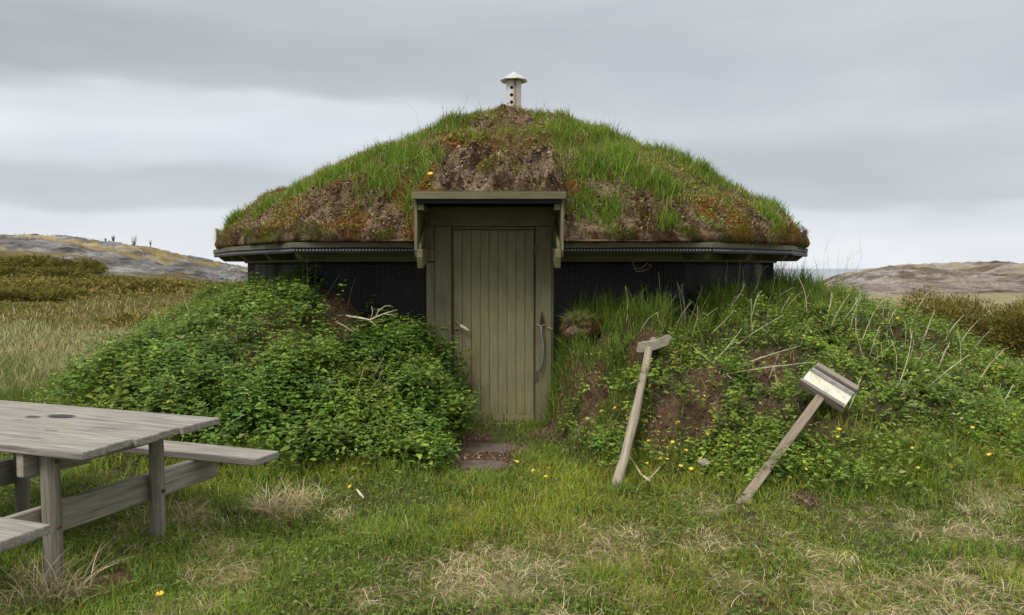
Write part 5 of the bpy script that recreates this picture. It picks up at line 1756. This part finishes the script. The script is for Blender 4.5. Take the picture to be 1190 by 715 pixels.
# left and right columns of the photograph's sky, degrees of elevation -> tone
def eramp(stops):
    r = nt.nodes.new("ShaderNodeValToRGB"); el = r.color_ramp.elements; r.color_ramp.interpolation = 'EASE'
    f = lambda d: math.radians(d) / math.radians(90)
    el[0].position = f(stops[0][0]); el[0].color = (*stops[0][1], 1)
    el[1].position = f(stops[-1][0]); el[1].color = (*stops[-1][1], 1)
    for d, c in stops[1:-1]:
        k = el.new(f(d)); k.color = (*c, 1)
    nt.links.new(math_('DIVIDE', e1, math.radians(90)), r.inputs[0]); return r.outputs[0]
def g_(v, t=(.0, .0, .0)):
    v = (v / 255) ** 2.2 * (.88 if v < 240 else 1.0)
    return (v * (.957 + t[0]), v * (1.0 + t[1]), v * (1.062 + t[2]))
left = eramp([(0, g_(214)), (2.2, g_(207)), (3.3, g_(210)), (4.4, g_(190)), (6.0, g_(190)), (7.6, g_(205)), (9.0, g_(211)), (10.4, g_(203)), (12.2, g_(170)), (14.5, g_(168)), (18, g_(180)), (26, g_(200, (.02, 0, -.03))), (45, g_(252, (.05, 0, -.08))), (90, g_(270, (.07, 0, -.12)))])
right = eramp([(0, g_(222)), (2.2, g_(214)), (3.4, g_(205)), (4.3, g_(186)), (7.0, g_(181)), (9.2, g_(190)), (12, g_(186)), (16, g_(182)), (19, g_(190)), (26, g_(205, (.02, 0, -.03))), (45, g_(252, (.05, 0, -.08))), (90, g_(270, (.07, 0, -.12)))])
fac = nt.nodes.new("ShaderNodeMapRange"); fac.interpolation_type = 'SMOOTHSTEP'
nt.links.new(math_('MULTIPLY_ADD', math_('SUBTRACT', nw, .5), .5, az_), fac.inputs[0]); fac.inputs[1].default_value = -.30; fac.inputs[2].default_value = .22
mc = mixc(nt, fac.outputs[0], left, right)
var = ramp(nt, [(.3, (.88, .885, .895)), (.7, (1.09, 1.085, 1.075))], ne)
mc = mixc(nt, 1.0, mc, var.outputs[0], 'MULTIPLY')
bg2 = nt.nodes.new("ShaderNodeBackground"); bg2.inputs[1].default_value = .93; nt.links.new(mc, bg2.inputs[0])
mx = nt.nodes.new("ShaderNodeMixShader"); mx.inputs[0].default_value = .93
nt.links.new(bg1.outputs[0], mx.inputs[1]); nt.links.new(bg2.outputs[0], mx.inputs[2]); nt.links.new(mx.outputs[0], out.inputs[0])

sd = bpy.data.lights.new("sun", 'SUN'); so_ = bpy.data.objects.new("sun", sd); COL.objects.link(so_)
sd.energy = 1.5; sd.angle = math.radians(22); sd.color = (1.0, .955, .87)
dv = Vector((math.sin(SUN_AZ) * math.cos(SUN_EL), math.cos(SUN_AZ) * math.cos(SUN_EL), math.sin(SUN_EL)))
so_.rotation_euler = dv.to_track_quat('Z', 'Y').to_euler(); so_.location = dv * 30

SC.view_settings.view_transform = 'Standard'; SC.view_settings.look = 'None'
SC.view_settings.exposure = .63; SC.view_settings.gamma = 1; SC.view_settings.use_curve_mapping = False
SC.render.engine = 'CYCLES'
cy_ = SC.cycles
cy_.use_denoising = True; cy_.denoiser = 'OPENIMAGEDENOISE'
cy_.max_bounces = 6; cy_.diffuse_bounces = 3; cy_.glossy_bounces = 2; cy_.transmission_bounces = 4; cy_.transparent_max_bounces = 4
cy_.use_adaptive_sampling = True; cy_.adaptive_threshold = .015
SC.render.film_transparent = False
